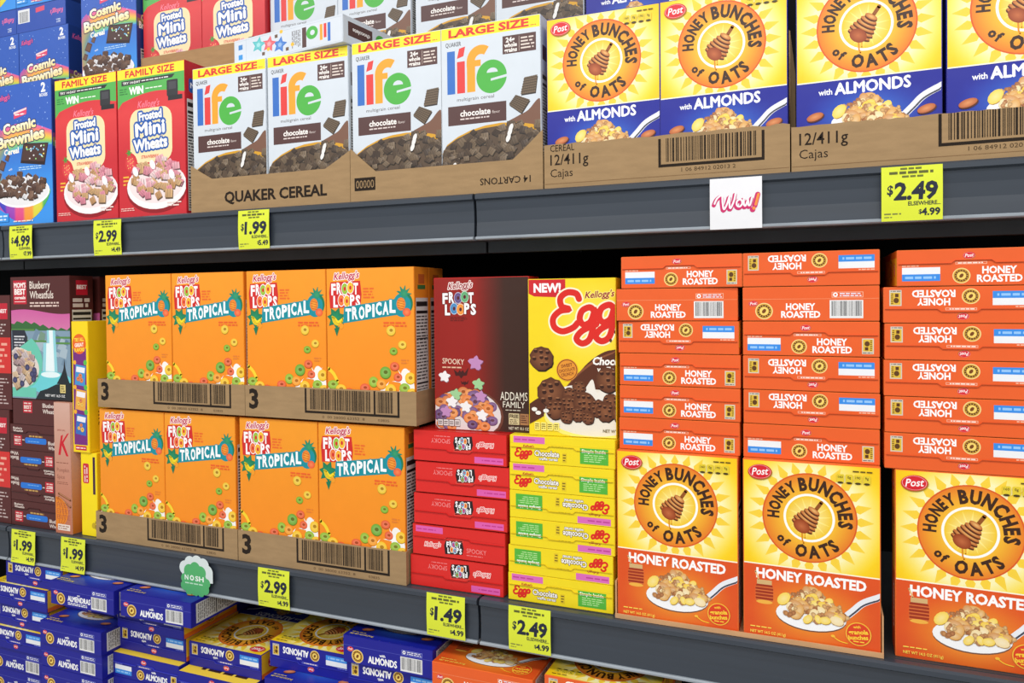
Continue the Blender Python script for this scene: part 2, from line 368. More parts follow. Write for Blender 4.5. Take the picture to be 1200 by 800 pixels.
    if al:
        for x, y in ((2.5, 7.6), (17.3, 7.4), (16.2, 3.6), (3.4, 3.2)): a.ell(x+.1, y-.15, 1.25, .6, (90, 40, 20), rot=.3); a.ell(x, y, 1.2, .55, (186, 98, 52), (226, 150, 96), rot=.3)
    else:
        a.ell(16.3, 2.5, 1.75, 1.75, (246, 190, 60)); a.ell(16.3, 2.5, 1.6, 1.6, (222, 66, 30)); a.text('granola', 16.3, 2.5, .62, (255, 214, 60), w=2.7, al='c', bold=.05, rot=.12); a.text('bunches', 16.3, 1.7, .62, (255, 214, 60), w=2.7, al='c', bold=.05, rot=.12)
        a.text('with', 16.1, 3.35, .4, (255, 214, 60), al='c', bold=.03, rot=.12); a.lines(15.6, 1.2, 17.2, 1.55, 1, (255, 214, 60))
        a.stroke(catmull([(12.9, 1.6), (13.7, 1.1), (14.8, .9)], 5), .12, (255, 214, 60)); a.ell(12.8, 1.7, .3, .2, (250, 190, 60))
    a.text('NET WT 14.5 OZ (411g)', .9, .55, .42, (255, 224, 90), w=5.2, bold=.03); a.lines(.9, 1.35, 4.2, 1.7, 1, (255, 224, 90))
    postlogo(a, 2.4, HH-1.7, .95)
    for k in range(4): a.rrect(13.4+1.2*k, HH-2.5, 14.4+1.2*k, HH-1.2, .15, (232, 206, 50)); a.text(('160', '0g', '190', '9g')[k], 13.9+1.2*k, HH-1.8, .36, (90, 70, 20), al='c', bold=.03); a.ell(13.9+1.2*k, HH-2.45, .4, .16, (70, 54, 20))
    a.lines(15.6, HH-.9, 18.4, HH-.5, 1, (90, 70, 20))
    return a
def hbo_top(kind):
    a = Art(19.2, 5.15); al = kind == 'almond'; base = (28, 30, 148) if al else (236, 98, 40); wh = (255, 255, 255); lc = (120, 130, 220) if al else (250, 190, 160)
    a.rect(0, 0, 19.2, 5.15, base)
    postlogo(a, 9.1, 4.25, .42)
    a.frame(7.4, 3.0, 11.3, 3.35, .07, lc); a.lines(7.7, 3.05, 11.0, 3.3, 1, (255, 235, 225), fill=.6)
    a.rect(.6, 1.65, 5.5, 2.65, (240, 242, 246)); a.rect(.6, .65, 5.5, 1.65, (56, 142, 232)); a.lines(1.0, .9, 5.2, 1.4, 1, (150, 200, 250), fill=.7); a.lines(.6, 2.75, 2.9, 3.0, 1, lc, fill=.7)
    emblem(a, 8.15, 1.35, 1.12)
    if al: a.text('with', 12.0, 2.3, .5, wh, al='c', bold=.04); a.text('ALMONDS', 9.7, .7, 1.3, wh, w=6.2, bold=.05)
    else: a.text('HONEY', 12.8, 1.65, .98, wh, w=4.2, al='c', bold=.05); a.text('ROASTED', 12.8, .45, .98, wh, w=5.5, al='c', bold=.05)
    a.rect(16.9, .35, 18.5, 2.7, (214, 206, 190)); a.rect(17.05, .75, 18.35, 2.55, (226, 186, 60)); a.ell(17.6, 1.9, .35, .4, (96, 60, 20)); a.rect(17.3, .9, 17.75, 1.4, (90, 50, 20)); a.lines(18.0, .8, 18.3, 2.5, 6, (90, 60, 20)); a.lines(17.0, .4, 18.4, .65, 1, (90, 80, 70))
    return a
def hbo_bottom(kind, sp=False):
    a = Art(19.2, 5.15); al = kind == 'almond'; base = (28, 30, 148) if al else (236, 98, 40); wh = (255, 255, 255); lc = (150, 160, 235) if al else (252, 200, 170)
    a.rect(0, 0, 19.2, 5.15, base); a.rect(0, 3.3, 19.2, 3.36, mixc(base, lc, .5))
    emblem(a, 3.1, 1.45, 1.3); postlogo(a, 1.5, 2.65, .38)
    if sp: a.text('ALMENDRAS', 5.3, 1.25, 1.15, wh, w=6.9, bold=.05); a.lines(5.3, .35, 11.6, 1.05, 2, wh, fill=.5); a.text('con', 8.6, 2.6, .4, wh, al='c', bold=.04)
    elif al: a.text('ALMONDS', 5.5, .65, 1.3, wh, w=6.2, bold=.05); a.text('with', 8.6, 2.2, .5, wh, al='c', bold=.04)
    else: a.text('HONEY', 8.4, 1.65, .98, wh, w=4.2, al='c', bold=.05); a.text('ROASTED', 8.4, .45, .98, wh, w=5.6, al='c', bold=.05)
    a.barcode(12.5, .35, 17.1, 3.1, seed=9, bgc=(236, 236, 236), c=(40, 40, 44), n=34)
    a.frame(12.8, 3.5, 17.1, 4.35, .07, lc); a.ring(13.3, 3.93, .16, .34, wh, n=12); a.lines(13.9, 3.6, 16.9, 4.25, 2, (235, 235, 250), fill=.5)
    return a
def hbo_left(kind):          # narrow side with the sun emblem
    a = Art(5.15, 27.2); a.vgrad(0, 0, 5.15, 27.2, (240, 130, 30), (250, 190, 40)); a.rect(0, 0, 1.0, 27.2, (236, 110, 30))
    a.ell(2.7, 19.5, 2.1, 2.1, (222, 96, 34)); a.ring(2.7, 19.5, 1.0, 1.95, (244, 176, 50)); a.arc('HONEY BUNCHES', 2.7, 19.5, 1.25, .5, (62, 34, 18), math.radians(200), math.radians(-20), bold=.05); a.arc('OATS', 2.7, 19.5, 1.75, .5, (62, 34, 18), math.radians(240), math.radians(310), bold=.05, inside=True); a.ell(2.7, 19.5, .6, .8, (150, 70, 24), (220, 140, 70))
    postlogo(a, 2.7, 24.6, .6); a.rect(0, 0, 5.15, 12, (24, 26, 96) if kind == 'almond' else (226, 88, 32)); a.text('ALMONDS' if kind == 'almond' else 'HONEY', 3.4, 3.5, 1.0, (255, 255, 255), w=7, bold=.04, rot=PI/2)
    return a
def hbo_right(kind):
    a = Art(5.15, 27.2); a.rect(0, 0, 5.15, 27.2, (28, 30, 148) if kind == 'almond' else (236, 104, 44)); a.nutrition(.5, 1.2, 4.7, 20); postlogo(a, 2.6, 24.6, .55)
    return a
def hbo_back(kind):
    a = Art(19.2, 27.2); a.rect(0, 0, 19.2, 27.2, (252, 214, 60)); a.text('GRANT THE CRUNCH', 9.6, 23.4, 1.9, (60, 34, 18), w=15, al='c', bold=.05) if False else a.lines(3, 22.4, 16, 25.4, 2, (60, 34, 18), fill=.7)
    a.ell(6, 13, 4, 4, (240, 150, 50)); a.lines(2, 2, 17, 8, 8, (90, 60, 30)); return a

def life_front():
    a = Art(18.8, 29.3); H = 29.3
    a.rect(0, 0, 18.8, H, (212, 220, 229)); a.rect(0, H-2.0, 18.8, H, (255, 232, 40)); a.text('LARGE SIZE', 1.4, H-1.65, 1.3, (222, 54, 40), w=15.4, bold=.06); a.lines(17.1, H-1.7, 18.2, H-1.4, 1, (222, 54, 40))
    a.text('QUAKER', .8, H-3.3, .75, (60, 60, 66), w=3.1, bold=.02)
    br = (84, 52, 50); a.rect(11.9, H-5.9, 18.1, H-2.8, br); a.text('24g', 12.5, H-3.9, .8, (245, 240, 235), bold=.05); a.text('whole', 12.2, H-4.75, .7, (245, 240, 235), w=2.4, bold=.05); a.text('grains', 12.2, H-5.6, .7, (245, 240, 235), w=2.4, bold=.05); a.rect(14.95, H-5.6, 15.03, H-3.1, (200, 180, 170)); a.lines(15.3, H-5.5, 17.8, H-3.2, 4, (225, 210, 200))
    bl, rd, yl, gr = (48, 110, 196), (226, 58, 56), (244, 164, 36), (74, 178, 66)
    a.rect(1.1, H-11.7, 2.65, H-4.1, bl); a.poly([(3.05, H-5.55), (4.35, H-5.2), (4.7, H-3.55), (3.5, H-3.8)], rd); a.rect(3.05, H-11.7, 4.6, H-6.1, rd)
    a.rect(5.0, H-11.7, 6.6, H-6.0, yl); a.ring(7.7, H-6.4, 1.15, 2.75, yl, a0=math.radians(55), a1=PI, n=16); a.rect(5.0, H-6.6, 6.6, H-6.0, yl); a.rect(4.95, H-7.3, 7.7, H-6.2, yl)
    a.ell(9.75, H-9.4, 2.9, 2.9, gr, n=44); a.ell(9.9, H-8.7, 1.05, .8, (212, 220, 229), a0=0, a1=PI, n=16); a.poly([(9.6, H-10.15), (12.75, H-9.75), (12.75, H-9.3), (9.6, H-9.75)], (212, 220, 229))
    a.text('multigrain cereal', 3.0, H-13.1, .62, (90, 84, 84), w=7.2, bold=.0)
    a.rect(1.2, H-17.3, 12.5, H-13.9, br); a.text('chocolate', 3.6, H-15.8, 1.05, (255, 250, 245), w=5.9, bold=.035); a.text('flavor', 9.8, H-15.8, .5, (220, 205, 200), w=1.5, bold=0); a.lines(3.6, H-16.5, 9.6, H-16.1, 1, (225, 210, 205), fill=.6)
    a.poly(catmull([(13.0, H-17.4), (15.0, H-16.6), (16.6, H-15.9), (18.75, H-14.2), (18.75, H-19), (13, H-19)], 5), (122, 84, 66))
    for P in ([(15.9, H-10.3), (18.3, H-10.1), (17.9, H-13.0), (15.2, H-13.1)], [(14.3, H-13.1), (16.9, H-14.2), (15.3, H-16.3), (13.0, H-14.6)]):
        a.poly([(x+.1, y-.25) for x, y in P], (46, 36, 28)); a.poly(P, (112, 94, 74))
        for t in (.1, .25, .4, .55, .7, .85): a.stroke([mixp(P[0], P[3], t), mixp(P[1], P[2], t)], .14, (70, 56, 42)); a.stroke([mixp(P[0], P[1], t), mixp(P[3], P[2], t)], .06, (80, 64, 50))
    a.ell(11.5, H-25.5, 13.5, 7.9, (214, 158, 36)); a.ell(10.8, H-25.6, 12.9, 7.5, (88, 70, 54))
    a.poly([(0, 0), (18.8, 0), (18.8, H-26), (0, H-25)], (92, 72, 54))
    def fn(R):
        x = R.uniform(.3, 18.6); top = H-22.3+4.9*math.sin(min(1, x/12)*PI/2)-(.9 if x > 16 else 0); return (x, R.uniform(.2 if x > 3 else 3, top))
    a.squares(fn, 150, 1.35, [(92, 74, 56), (78, 60, 44), (108, 88, 66), (66, 50, 38), (120, 100, 78)], 11)
    for x, y in ((13.2, H-19.4), (12.9, H-20.4), (13.4, H-18.7), (2.4, H-24.6)): a.ell(x, y, .38, .75, (236, 234, 232), rot=-.4)
    return a
def life_side():
    a = Art(6, 29.3); a.rect(0, 0, 6, 29.3, (214, 221, 230)); a.frame(.25, .25, 5.75, 29.05, .07, (180, 190, 205))
    def lg(cx, cy, k):
        a.rect(cx-1.9*k, cy-.6*k, cx+1.9*k, cy-.1*k, (48, 110, 196)); a.rect(cx-1.9*k, cy-1.4*k, cx+.9*k, cy-.9*k, (226, 58, 56)); a.rect(cx-1.9*k, cy-2.2*k, cx+1.4*k, cy-1.7*k, (244, 164, 36))
    a.rect(1.0, 25.6, 5.2, 26.3, (48, 110, 196)); a.rect(1.0, 24.6, 4.2, 25.3, (226, 58, 56)); a.rect(1.0, 23.6, 4.6, 24.3, (244, 164, 36)); a.ell(2.4, 21.6, 1.5, 1.5, (74, 178, 66)); a.ell(2.4, 21.7, .6, .6, (214, 221, 230))
    a.rect(.8, 19.0, 5.4, 20.1, (84, 52, 50)); a.lines(1, 16.2, 5, 18.6, 6, (90, 84, 84))
    for x, y, c in ((3.4, 13.0, (40, 110, 200)), (2.6, 10.0, (226, 80, 90)), (2.2, 7.0, (70, 186, 190))): a.star(x, y, 1.0, 2.0, 5, c, mixc(c, (255, 255, 255), .35), rot=.4); a.ell(x, y, .5, .5, mixc(c, (255, 255, 255), .5))
    for x, y in ((4.6, 8.4), (1.2, 12.0), (4.8, 15.0)): a.rect(x-.4, y-.4, x+.4, y+.4, (110, 84, 66)); a.ell(x-.8, y+1.4, .45, .45, (244, 190, 60))
    a.rect(0, 3.4, 6, 3.46, (180, 190, 205)); a.rect(3.6, 1.2, 4.8, 2.4, (60, 150, 220)); a.rect(1.2, 1.2, 2.4, 2.4, (60, 130, 200)); return a
def life_right():
    a = Art(6, 29.3); a.rect(0, 0, 6, 29.3, (222, 228, 234)); a.nutrition(.5, 1, 5.5, 20); a.rect(.8, 22, 5.2, 24.5, (84, 52, 50)); return a
def life_top():
    a = Art(18.8, 6); a.rect(0, 0, 18.8, 6, (214, 221, 230)); a.rect(3, 1.2, 3.9, 4.8, (48, 110, 196)); a.rect(4.2, 1.2, 5.1, 4.2, (226, 58, 56)); a.rect(5.4, 1.2, 6.3, 4.8, (244, 164, 36)); a.ell(8.0, 2.6, 1.5, 1.5, (74, 178, 66)); a.ell(8.0, 2.8, .6, .4, (214, 221, 230)); a.rect(10.5, 1, 17.5, 4.2, (84, 52, 50)); a.text('chocolate', 11.2, 2.2, .9, (255, 250, 245), w=5, bold=.03); a.rect(.3, .3, 2.2, 2.4, (40, 80, 190)); return a

def froot_logo(a, x, y, w, h, oc=(214, 44, 40), pal=((150, 190, 40), (250, 190, 30), (240, 110, 40), (250, 180, 30)), tilt=.05, box=True):
    """two rows of bouncing letters"""
    if box: a.poly([(x-.25, y-.35), (x+w+.15, y-.1), (x+w+.4, y+h*.5), (x+w+.1, y+h+.35), (x-.1, y+h+.15), (x-.45, y+h*.6)], oc)
    rows = (('FROOT', y+h*.52), ('LOOPS', y)); n = 0
    for r, (wd, yy) in enumerate(rows):
        cw = w/5; xo = x+(.35*cw if r else 0); cw2 = cw*.97
        for i, ch in enumerate(wd):
            px = xo+i*cw2; py = yy+(.12 if i % 2 else -.05)+tilt*i*.4
            if ch == 'O':
                c = pal[n % 4]; n += 1; a.ell(px+cw*.48, py+h*.23, cw*.62, h*.27, (255, 255, 255) if box else mixc(c, (255, 255, 255), .6)); a.ell(px+cw*.48, py+h*.23, cw*.54, h*.23, c, mixc(c, (255, 255, 255), .25)); a.ell(px+cw*.48, py+h*.23, cw*.2, h*.09, (214, 44, 40) if box else (90, 30, 40))
            else: a.outl(ch, px+.05*cw, py, h*.45, (255, 255, 255), oc if box else (110, 30, 26), o=.05, w=cw*.8, bold=.09)
LP = [(150, 190, 50), (250, 200, 40), (240, 120, 60), (250, 160, 40)]
def tropical_front():
    a = Art(19.05, 28.6); H = 28.6; og = (247, 150, 32)
    a.vgrad(0, 0, 19.05, H, (250, 140, 28), (247, 158, 40))
    kellogg(a, 1.6, H-2.0, 5.6, 1.25)
    froot_logo(a, .95, H-7.1, 6.5, 4.5)
    a.lines(8.2, H-5.7, 10.9, H-3.5, 4, (238, 110, 40), fill=.6)
    # teal banner with the flavour name, leaf and fruit at its ends
    tl = (22, 146, 160); gn = (26, 122, 84)
    a.star(2.0, H-9.3, 1.3, 2.2, 7, gn, (40, 150, 100), rot=.3); a.star(17.0, H-4.9, .8, 1.7, 9, (24, 128, 100), (40, 150, 110)); a.ell(17.2, H-6.6, 1.7, 2.0, gn)
    a.poly([(3.6, H-10.3), (15.6, H-8.7), (16.4, H-5.6), (3.9, H-7.2)], tl); a.ell(16.6, H-6.9, 1.9, 2.2, tl)
    a.star(17.1, H-4.8, .6, 1.6, 9, (30, 140, 110), (60, 160, 110)); a.ell(16.4, H-6.7, .95, 1.2, (236, 124, 40), (250, 170, 60)); a.ell(17.6, H-8.2, .85, .75, (240, 90, 50), (250, 140, 90))
    for k in range(4): a.stroke([(15.7, H-6.0-.45*k), (17.1, H-6.3-.45*k)], .09, (180, 80, 20))
    for k, (ch) in enumerate('TROPICAL'):
        px = 4.2+1.5*k-(.75 if k > 4 else 0); py = H-9.75+.2*k+(.15 if k % 2 else 0); a.outl(ch, px, py, 2.2, (255, 255, 255), tl, o=.06, w=(1.3 if ch != 'I' else .5), bold=.1)
    for k in range(3): a.stroke(catmull([(1.2+.25*k, H-9.0-.1*k), (1.9+.3*k, H-10.3+.1*k), (3.2+.2*k, H-10.5+.55*k)], 5), .6, (250, 222, 40), taper=lambda t: .55+.45*math.sin(PI*t)); a.stroke(catmull([(1.2+.25*k, H-9.2-.1*k), (1.9+.3*k, H-10.55+.1*k), (3.2+.2*k, H-10.75+.55*k)], 5), .1, (200, 160, 20))
    a.ell(3.2, H-10.8, .55, .55, (246, 160, 40)); a.poly([(1.6, H-11.3), (2.9, H-10.9), (2.2, H-12.8)], gn)
    a.lines(12.6, H-11.0, 17.6, H-9.9, 2, (238, 100, 40), fill=.6)
    a.lines(16.3, H-17.8, 18.0, H-16.8, 2, (230, 130, 50), fill=.5)
    # milk splash and rings of cereal
    R = random.Random(3)
    a.ell(17.6, H-21.5, 1.4, 3.0, (250, 246, 240), rot=.2); a.star(16.9, H-21, .5, 2.6, 6, (255, 252, 248)); a.ell(2, H-24.5, 3.2, 2.2, (250, 244, 236)); a.ell(13, H-25.5, 6, 2.6, (250, 244, 236)); a.star(12.5, H-22.6, .5, 2.0, 7, (255, 252, 248))
    a.stroke(catmull([(.2, H-19.0), (1.4, H-20.0), (2.2, H-21.4)], 5), .7, (250, 214, 50))
    a.loops([(14.2, H-11.6), (16.6, H-14.2)], .95, [(240, 200, 50)], 1); a.loops([(14.7, H-15.4)], .95, [(130, 180, 40)], 2)
    pts = [(14.9, H-18.2), (12.9, H-19.4), (15.6, H-20.2), (18.2, H-20.3), (10.3, H-21.2), (12.0, H-21.6), (17.0, H-22.2), (14, H-22.6), (18.6, H-23), (8.4, H-22.4), (1.2, H-22), (3, H-22.8), (.9, H-24.4), (4.9, H-23.6), (6.6, H-24.4), (10, H-24), (12.3, H-24.4), (15.6, H-24.6), (17.6, H-25.4), (2.6, H-25.4), (8, H-26), (5, H-26.6), (11, H-26.7), (14, H-27), (17, H-27.3)]
    a.loops(pts, 1.05, LP+[(236, 96, 50), (110, 170, 50)], 5)
    return a
def tropical_right():
    a = Art(5.6, 28.6); a.rect(0, 0, 5.6, 28.6, (236, 138, 36)); a.rect(1.5, 25.6, 3.9, 27.4, (190, 90, 40)); a.rect(1.2, 24.6, 4.2, 25.4, (60, 110, 60)); a.nutrition(.45, .5, 5.2, 23); return a
def spooky_front():
    a = Art(18.5, 27.6); H = 27.6
    a.grid(0, 0, 18.5, H, 16, 12, lambda x, y: mixc((152, 30, 22), (60, 34, 24), max(0, min(1, (x-8)/6))))
    kellogg(a, 2.8, H-2.0, 4.8, 1.15, c=(150, 24, 40)); froot_logo(a, 1.6, H-6.6, 6.7, 4.0, pal=((90, 70, 130), (90, 170, 110), (60, 130, 190), (240, 140, 40)), box=False)
    a.text('SPOOKY', 1.5, H-15.6, 1.0, (244, 214, 190), w=4.4, bold=.01, rot=-.04); a.lines(1.5, H-16.5, 5.6, H-16.1, 1, (230, 190, 160), fill=.6); a.lines(3.2, H-7.9, 6.6, H-7.0, 3, (90, 20, 16))
    for x, y, k in ((5.3, H-17.4, 1.5), (6.0, H-19.1, .8)): a.poly([(x-k, y+.5*k), (x-.45*k, y+.1*k), (x-.2*k, y+.45*k), (x, y+.2*k), (x+.2*k, y+.45*k), (x+.45*k, y+.1*k), (x+k, y+.75*k), (x+.75*k, y-.2*k), (x+.3*k, y-.25*k), (x, y-.6*k), (x-.3*k, y-.25*k), (x-.75*k, y-.3*k)], (70, 22, 20))
    pu, gn, wh = (196, 140, 190), (160, 206, 150), (244, 240, 240)
    def marsh(x, y, c, k=1.0):
        P = [(x+k*(1.05+.3*math.sin(5*t))*math.cos(t), y+k*(.95+.22*math.sin(5*t+1))*math.sin(t)) for t in [2*PI*i/22 for i in range(22)]]; a.poly([(p+.08, q-.14) for p, q in P], mixc(c, (60, 20, 40), .5)); a.poly(P, c)
    marsh(8.2, H-15.4, pu, 1.2); marsh(1.9, H-18.0, wh, .95); marsh(8.7, H-19.2, gn, .95)
    a.ell(6.3, H-25.0, 7.3, 5.0, (110, 60, 44)); a.ell(6.1, H-24.9, 7.0, 4.6, (226, 214, 214))
    R = random.Random(8); pts = []
    for k in range(62): t = R.uniform(0, 2*PI); q = math.sqrt(R.random()); pts.append((6+6.3*q*math.cos(t), H-24.9+4.2*q*math.sin(t)))
    pts = [q for q in pts if q[0] > .5 and q[1] > .3]; pts.sort(key=lambda q: -q[1]); a.loops(pts, 1.0, [(232, 130, 60), (96, 58, 110), (236, 146, 76), (120, 80, 130), (214, 120, 60)], 6)
    for x, y, c in ((4.2, H-21.2, gn), (9.2, H-21.4, pu), (2.2, H-24.4, pu), (9.4, H-24.8, wh), (6.2, H-23.4, wh), (3.4, H-22.6, wh)): marsh(x, y, c, .95)
    a.poly([(.4, .5), (5.0, .5), (5.0, 1.8), (.4, 1.8)], (90, 60, 60))
    for k in range(4): a.rect(.5+1.15*k, .6, 1.5+1.15*k, 1.7, (226, 216, 214)); a.lines(.6+1.15*k, .8, 1.4+1.15*k, 1.5, 2, (70, 50, 50))
    a.text('ADDAMS', 13.0, H-21.9, 1.5, (240, 232, 214), w=5.2, bold=.0); a.text('FAMILY', 13.5, H-23.2, 1.1, (240, 232, 214), w=4.2, bold=.0); a.lines(14, H-23.8, 17, H-23.5, 1, (220, 210, 190))
    a.rect(14.6, H-26.2, 16.6, H-24.2, (214, 196, 150)); a.text('FREE', 14.75, H-25.0, .6, (60, 40, 20), w=1.7, bold=.05); a.lines(14.8, H-26.1, 16.4, H-25.2, 3, (70, 50, 30)); a.rect(16.75, H-26.2, 18.4, H-24.2, (170, 120, 80)); a.lines(16.9, H-25.9, 18.2, H-24.4, 4, (80, 40, 30))
    a.text('NET WT 10.1 OZ', 14.6, .5, .5, (226, 216, 200), w=3.8, bold=.02)
    return a
EG = [[(4.7, 5.4), (4.2, 6.3), (2.7, 6.5), (1.5, 5.6), (1.7, 4.2), (3.0, 3.7), (1.4, 3.4), (.2, 2.2), (.4, .7), (1.8, 0.0), (3.6, .6), (4.4, 1.4)],
      [(7.3, 3.4), (6.5, 4.0), (5.2, 3.4), (4.8, 2.0), (5.5, 1.1), (6.7, 1.7), (7.4, 3.6), (7.2, 1.4), (6.5, -1.2), (5.2, -2.0), (4.2, -1.2), (5.2, .1), (7.6, 1.2)],
      [(10.6, 3.8), (9.8, 4.4), (8.5, 3.8), (8.1, 2.4), (8.8, 1.5), (10.0, 2.1), (10.7, 4.0), (10.5, 1.8), (9.8, -.8), (8.5, -1.6), (7.5, -.8), (8.5, .5), (10.9, 1.6)],
      [(12.8, 4.6), (11.7, 4.2), (11.2, 2.9), (11.9, 1.9), (13.1, 2.3), (13.6, 3.7), (12.8, 4.7)]]
def eggo_logo(a, x, y, k, c=(222, 40, 30), oc=(255, 244, 214), wd=1.25):
    if k > .4:
        for P in EG: a.stroke([(x+k*p, y+k*q) for p, q in catmull(P, 6)], k*(wd+.55), oc)
    for P in EG: a.stroke([(x+k*p, y+k*q) for p, q in catmull(P, 6)], k*wd, c)
def cookie(a, x, y, r, seed):
    R = random.Random(seed); n = 20; P = [(x+r*R.uniform(.92, 1.06)*math.cos(2*PI*i/n), y+r*R.uniform(.92, 1.06)*math.sin(2*PI*i/n)) for i in range(n)]
    a.poly([(p+.07*r, q-.12*r) for p, q in P], (40, 18, 10)); a._add([(x, y)]+P, [(0, i+1, (i+1) % n+1) for i in range(n)], [(140, 86, 54)]+[(92, 50, 30)]*n)
    for i in range(-1, 2):
        for j in range(-1, 2):
            if R.random() < .88: px, py = x+r*.5*i+R.uniform(-.1, .1)*r, y+r*.5*j+R.uniform(-.1, .1)*r; a.ell(px, py, r*.17, r*.15, (58, 26, 14), n=10); a.ell(px-.04*r, py+.14*r, r*.14, r*.05, (160, 106, 70), n=8)
def eggo_front():
    a = Art(18.7, 26.8); H = 26.8; ye = (246, 216, 30)
    a.grid(0, 0, 18.7, H, 10, 10, lambda x, y: mixc((255, 236, 110), ye, min(1, math.hypot(x-11, y-19)/8)))
    a.poly([(0, H)]+[(6.4+.6*math.sin(t), H-1.4-1.6*math.sin(t)) for t in (0, .4, .8, 1.2)]+[(5.6, H-3.1), (1, H-2.9), (0, H-2.4)], (208, 34, 44)); a.rect(0, H-1.6, 6.6, H, (208, 34, 44)); a.text('NEW!', .9, H-2.15, 1.45, (255, 255, 255), w=4.9, bold=.07)
    kellogg(a, 10.0, H-3.3, 5.0, 1.1, c=(150, 26, 60), oc=(255, 236, 120)); eggo_logo(a, 4.2, H-8.9, 1.02, wd=1.05)
    # chocolate swirl
    a.poly(catmull([(5.2, H-19.6), (7.6, H-17.4), (10.5, H-14.2), (13.4, H-12.3), (16.4, H-11.6), (17.4, H-9.6), (18.65, H-8.6), (18.65, H-18), (12, H-19.5), (8, H-21)], 5), (92, 46, 26)); a.stroke(catmull([(6.4, H-18.6), (9.4, H-15.6), (13, H-13.2), (17.6, H-11.6)], 6), .35, (140, 82, 50), taper=lambda t: math.sin(PI*t)+.05)
    for x, y, r in ((16.2, H-9.6, .3), (15.2, H-9.0, .2), (14.4, H-10.4, .22), (17, H-8.4, .25)): a.ell(x, y, r, r*1.4, (92, 46, 26))
    cookie(a, 2.2, H-13.6, 2.15, 1)
    a.ell(6.8, H-15.5, 1.9, 1.9, (232, 150, 50)); a.ring(6.8, H-15.5, 1.65, 1.78, (120, 50, 20)); a.text('SWEET', 6.8, H-15.0, .55, (120, 46, 20), w=2.0, al='c', bold=.03, rot=.2); a.text('CHOCOLATE', 6.8, H-15.75, .5, (120, 46, 20), w=2.9, al='c', bold=.03, rot=.2); a.text('CRUNCH', 6.9, H-16.5, .55, (120, 46, 20), w=2.2, al='c', bold=.03, rot=.2)
    a.text('Chocolate', 11.2, H-14.5, 1.25, (255, 252, 246), w=7.2, bold=.05, shear=.15); a.text('waffle cereal', 12.0, H-15.7, .85, (255, 248, 236), w=6.2, bold=.04, shear=.1)
    # bowl with milk
    a.poly(catmull([(.0, H-21.5), (2, H-20.3), (3.4, H-20.8), (3.2, H-23), (0, H-25)], 5), (88, 44, 26)); a.ell(11.5, H-23.4, 8.9, 4.0, (250, 236, 120)); a.ell(11.5, H-22.7, 8.7, 4.0, (236, 228, 214))
    a.poly(catmull([(5.6, H-18.6), (8.0, H-18.1), (9.6, H-18.9), (11.2, H-17.0), (11.9, H-19.2), (13, H-18.6), (16.6, H-15.9), (17.4, H-18), (18.6, H-17), (18.6, H-22), (6, H-22)], 4), (240, 234, 224))
    for k, (x, y, r) in enumerate(((3.9, H-19.4, 2.5), (8.9, H-18.4, 1.2), (13.9, H-17.0, 2.1), (17.4, H-17.6, 1.9), (7.2, H-19.8, 1.3), (17.7, H-20.2, 1.6), (7.0, H-21.4, 1.6), (9.8, H-21.0, 1.9), (14.4, H-20.8, 1.5), (4.6, H-22.3, 1.7), (12.2, H-21.9, 1.5), (13.4, H-22.4, 1.7), (16.4, H-22.6, 1.8), (8.6, H-23.0, 1.3), (10.4, H-23.6, 1.1), (6.6, H-23.5, 1.2))): cookie(a, x, y, r, 20+k)
    for x, y in ((.9, H-22.4), (1.6, H-23.0), (3.0, H-22.6)): a.ell(x, y, .5, .35, (244, 240, 232))
    for k in range(4): a.rrect(.9+1.15*k, .8, 1.9+1.15*k, 2.2, .15, (255, 236, 120)); a.lines(1.0+1.15*k, 1.0, 1.8+1.15*k, 2.0, 3, (90, 70, 20))
    a.text('NET WT 8.8 OZ', 13.0, .9, .5, (110, 90, 20), w=4.6, bold=.02)
    return a
def eggo_left():
    a = Art(4.7, 26.8); a.rect(0, 0, 4.7, 26.8, (232, 200, 30)); eggo_logo(a, 1.0, 22.4, .22); a.rect(.6, 17.6, 4.1, 20.2, (90, 50, 30)); a.lines(.8, 17.8, 3.9, 20, 4, (240, 230, 200)); cookie(a, 2.2, 12, 1.8, 51); cookie(a, 2.6, 8, 1.6, 52); cookie(a, 2, 4.6, 1.7, 53); return a
def eggo_end():
    a = Art(18.7, 4.7); a.rect(0, 0, 18.7, 4.7, (246, 220, 30)); a.rect(.6, 3.45, 6.4, 4.6, (224, 110, 190)); a.lines(.8, 3.75, 5, 4.3, 1, (190, 70, 150))
    a.rect(0, 3.36, 18.7, 3.41, (226, 190, 20)); eggo_logo(a, .9, 1.05, .225, wd=1.5); a.text("Kellogg's", 2.4, 2.75, .4, (190, 40, 50), bold=.03, shear=.2); a.lines(7.6, 3.0, 9.9, 3.25, 1, (150, 130, 20))
    a.outl('Chocolate', 4.5, 1.35, .95, (255, 252, 244), (84, 44, 26), o=.06, w=4.5, bold=.04); a.outl('waffle cereal', 5.3, .65, .5, (255, 252, 244), (84, 44, 26), o=.07, w=3.4, bold=.04)
    a.rect(9.6, .5, 10.3, 2.1, (232, 200, 40)); a.lines(9.65, .6, 10.25, 2.0, 3, (120, 100, 20))
    a.rect(12.7, .5, 17.6, 3.2, (86, 182, 62)); a.text('Simple Inside', 15.1, 2.45, .55, (255, 255, 255), w=4.2, al='c', bold=.04); a.lines(13.4, .8, 17.2, 2.2, 4, (190, 232, 160), fill=.4)
    return a
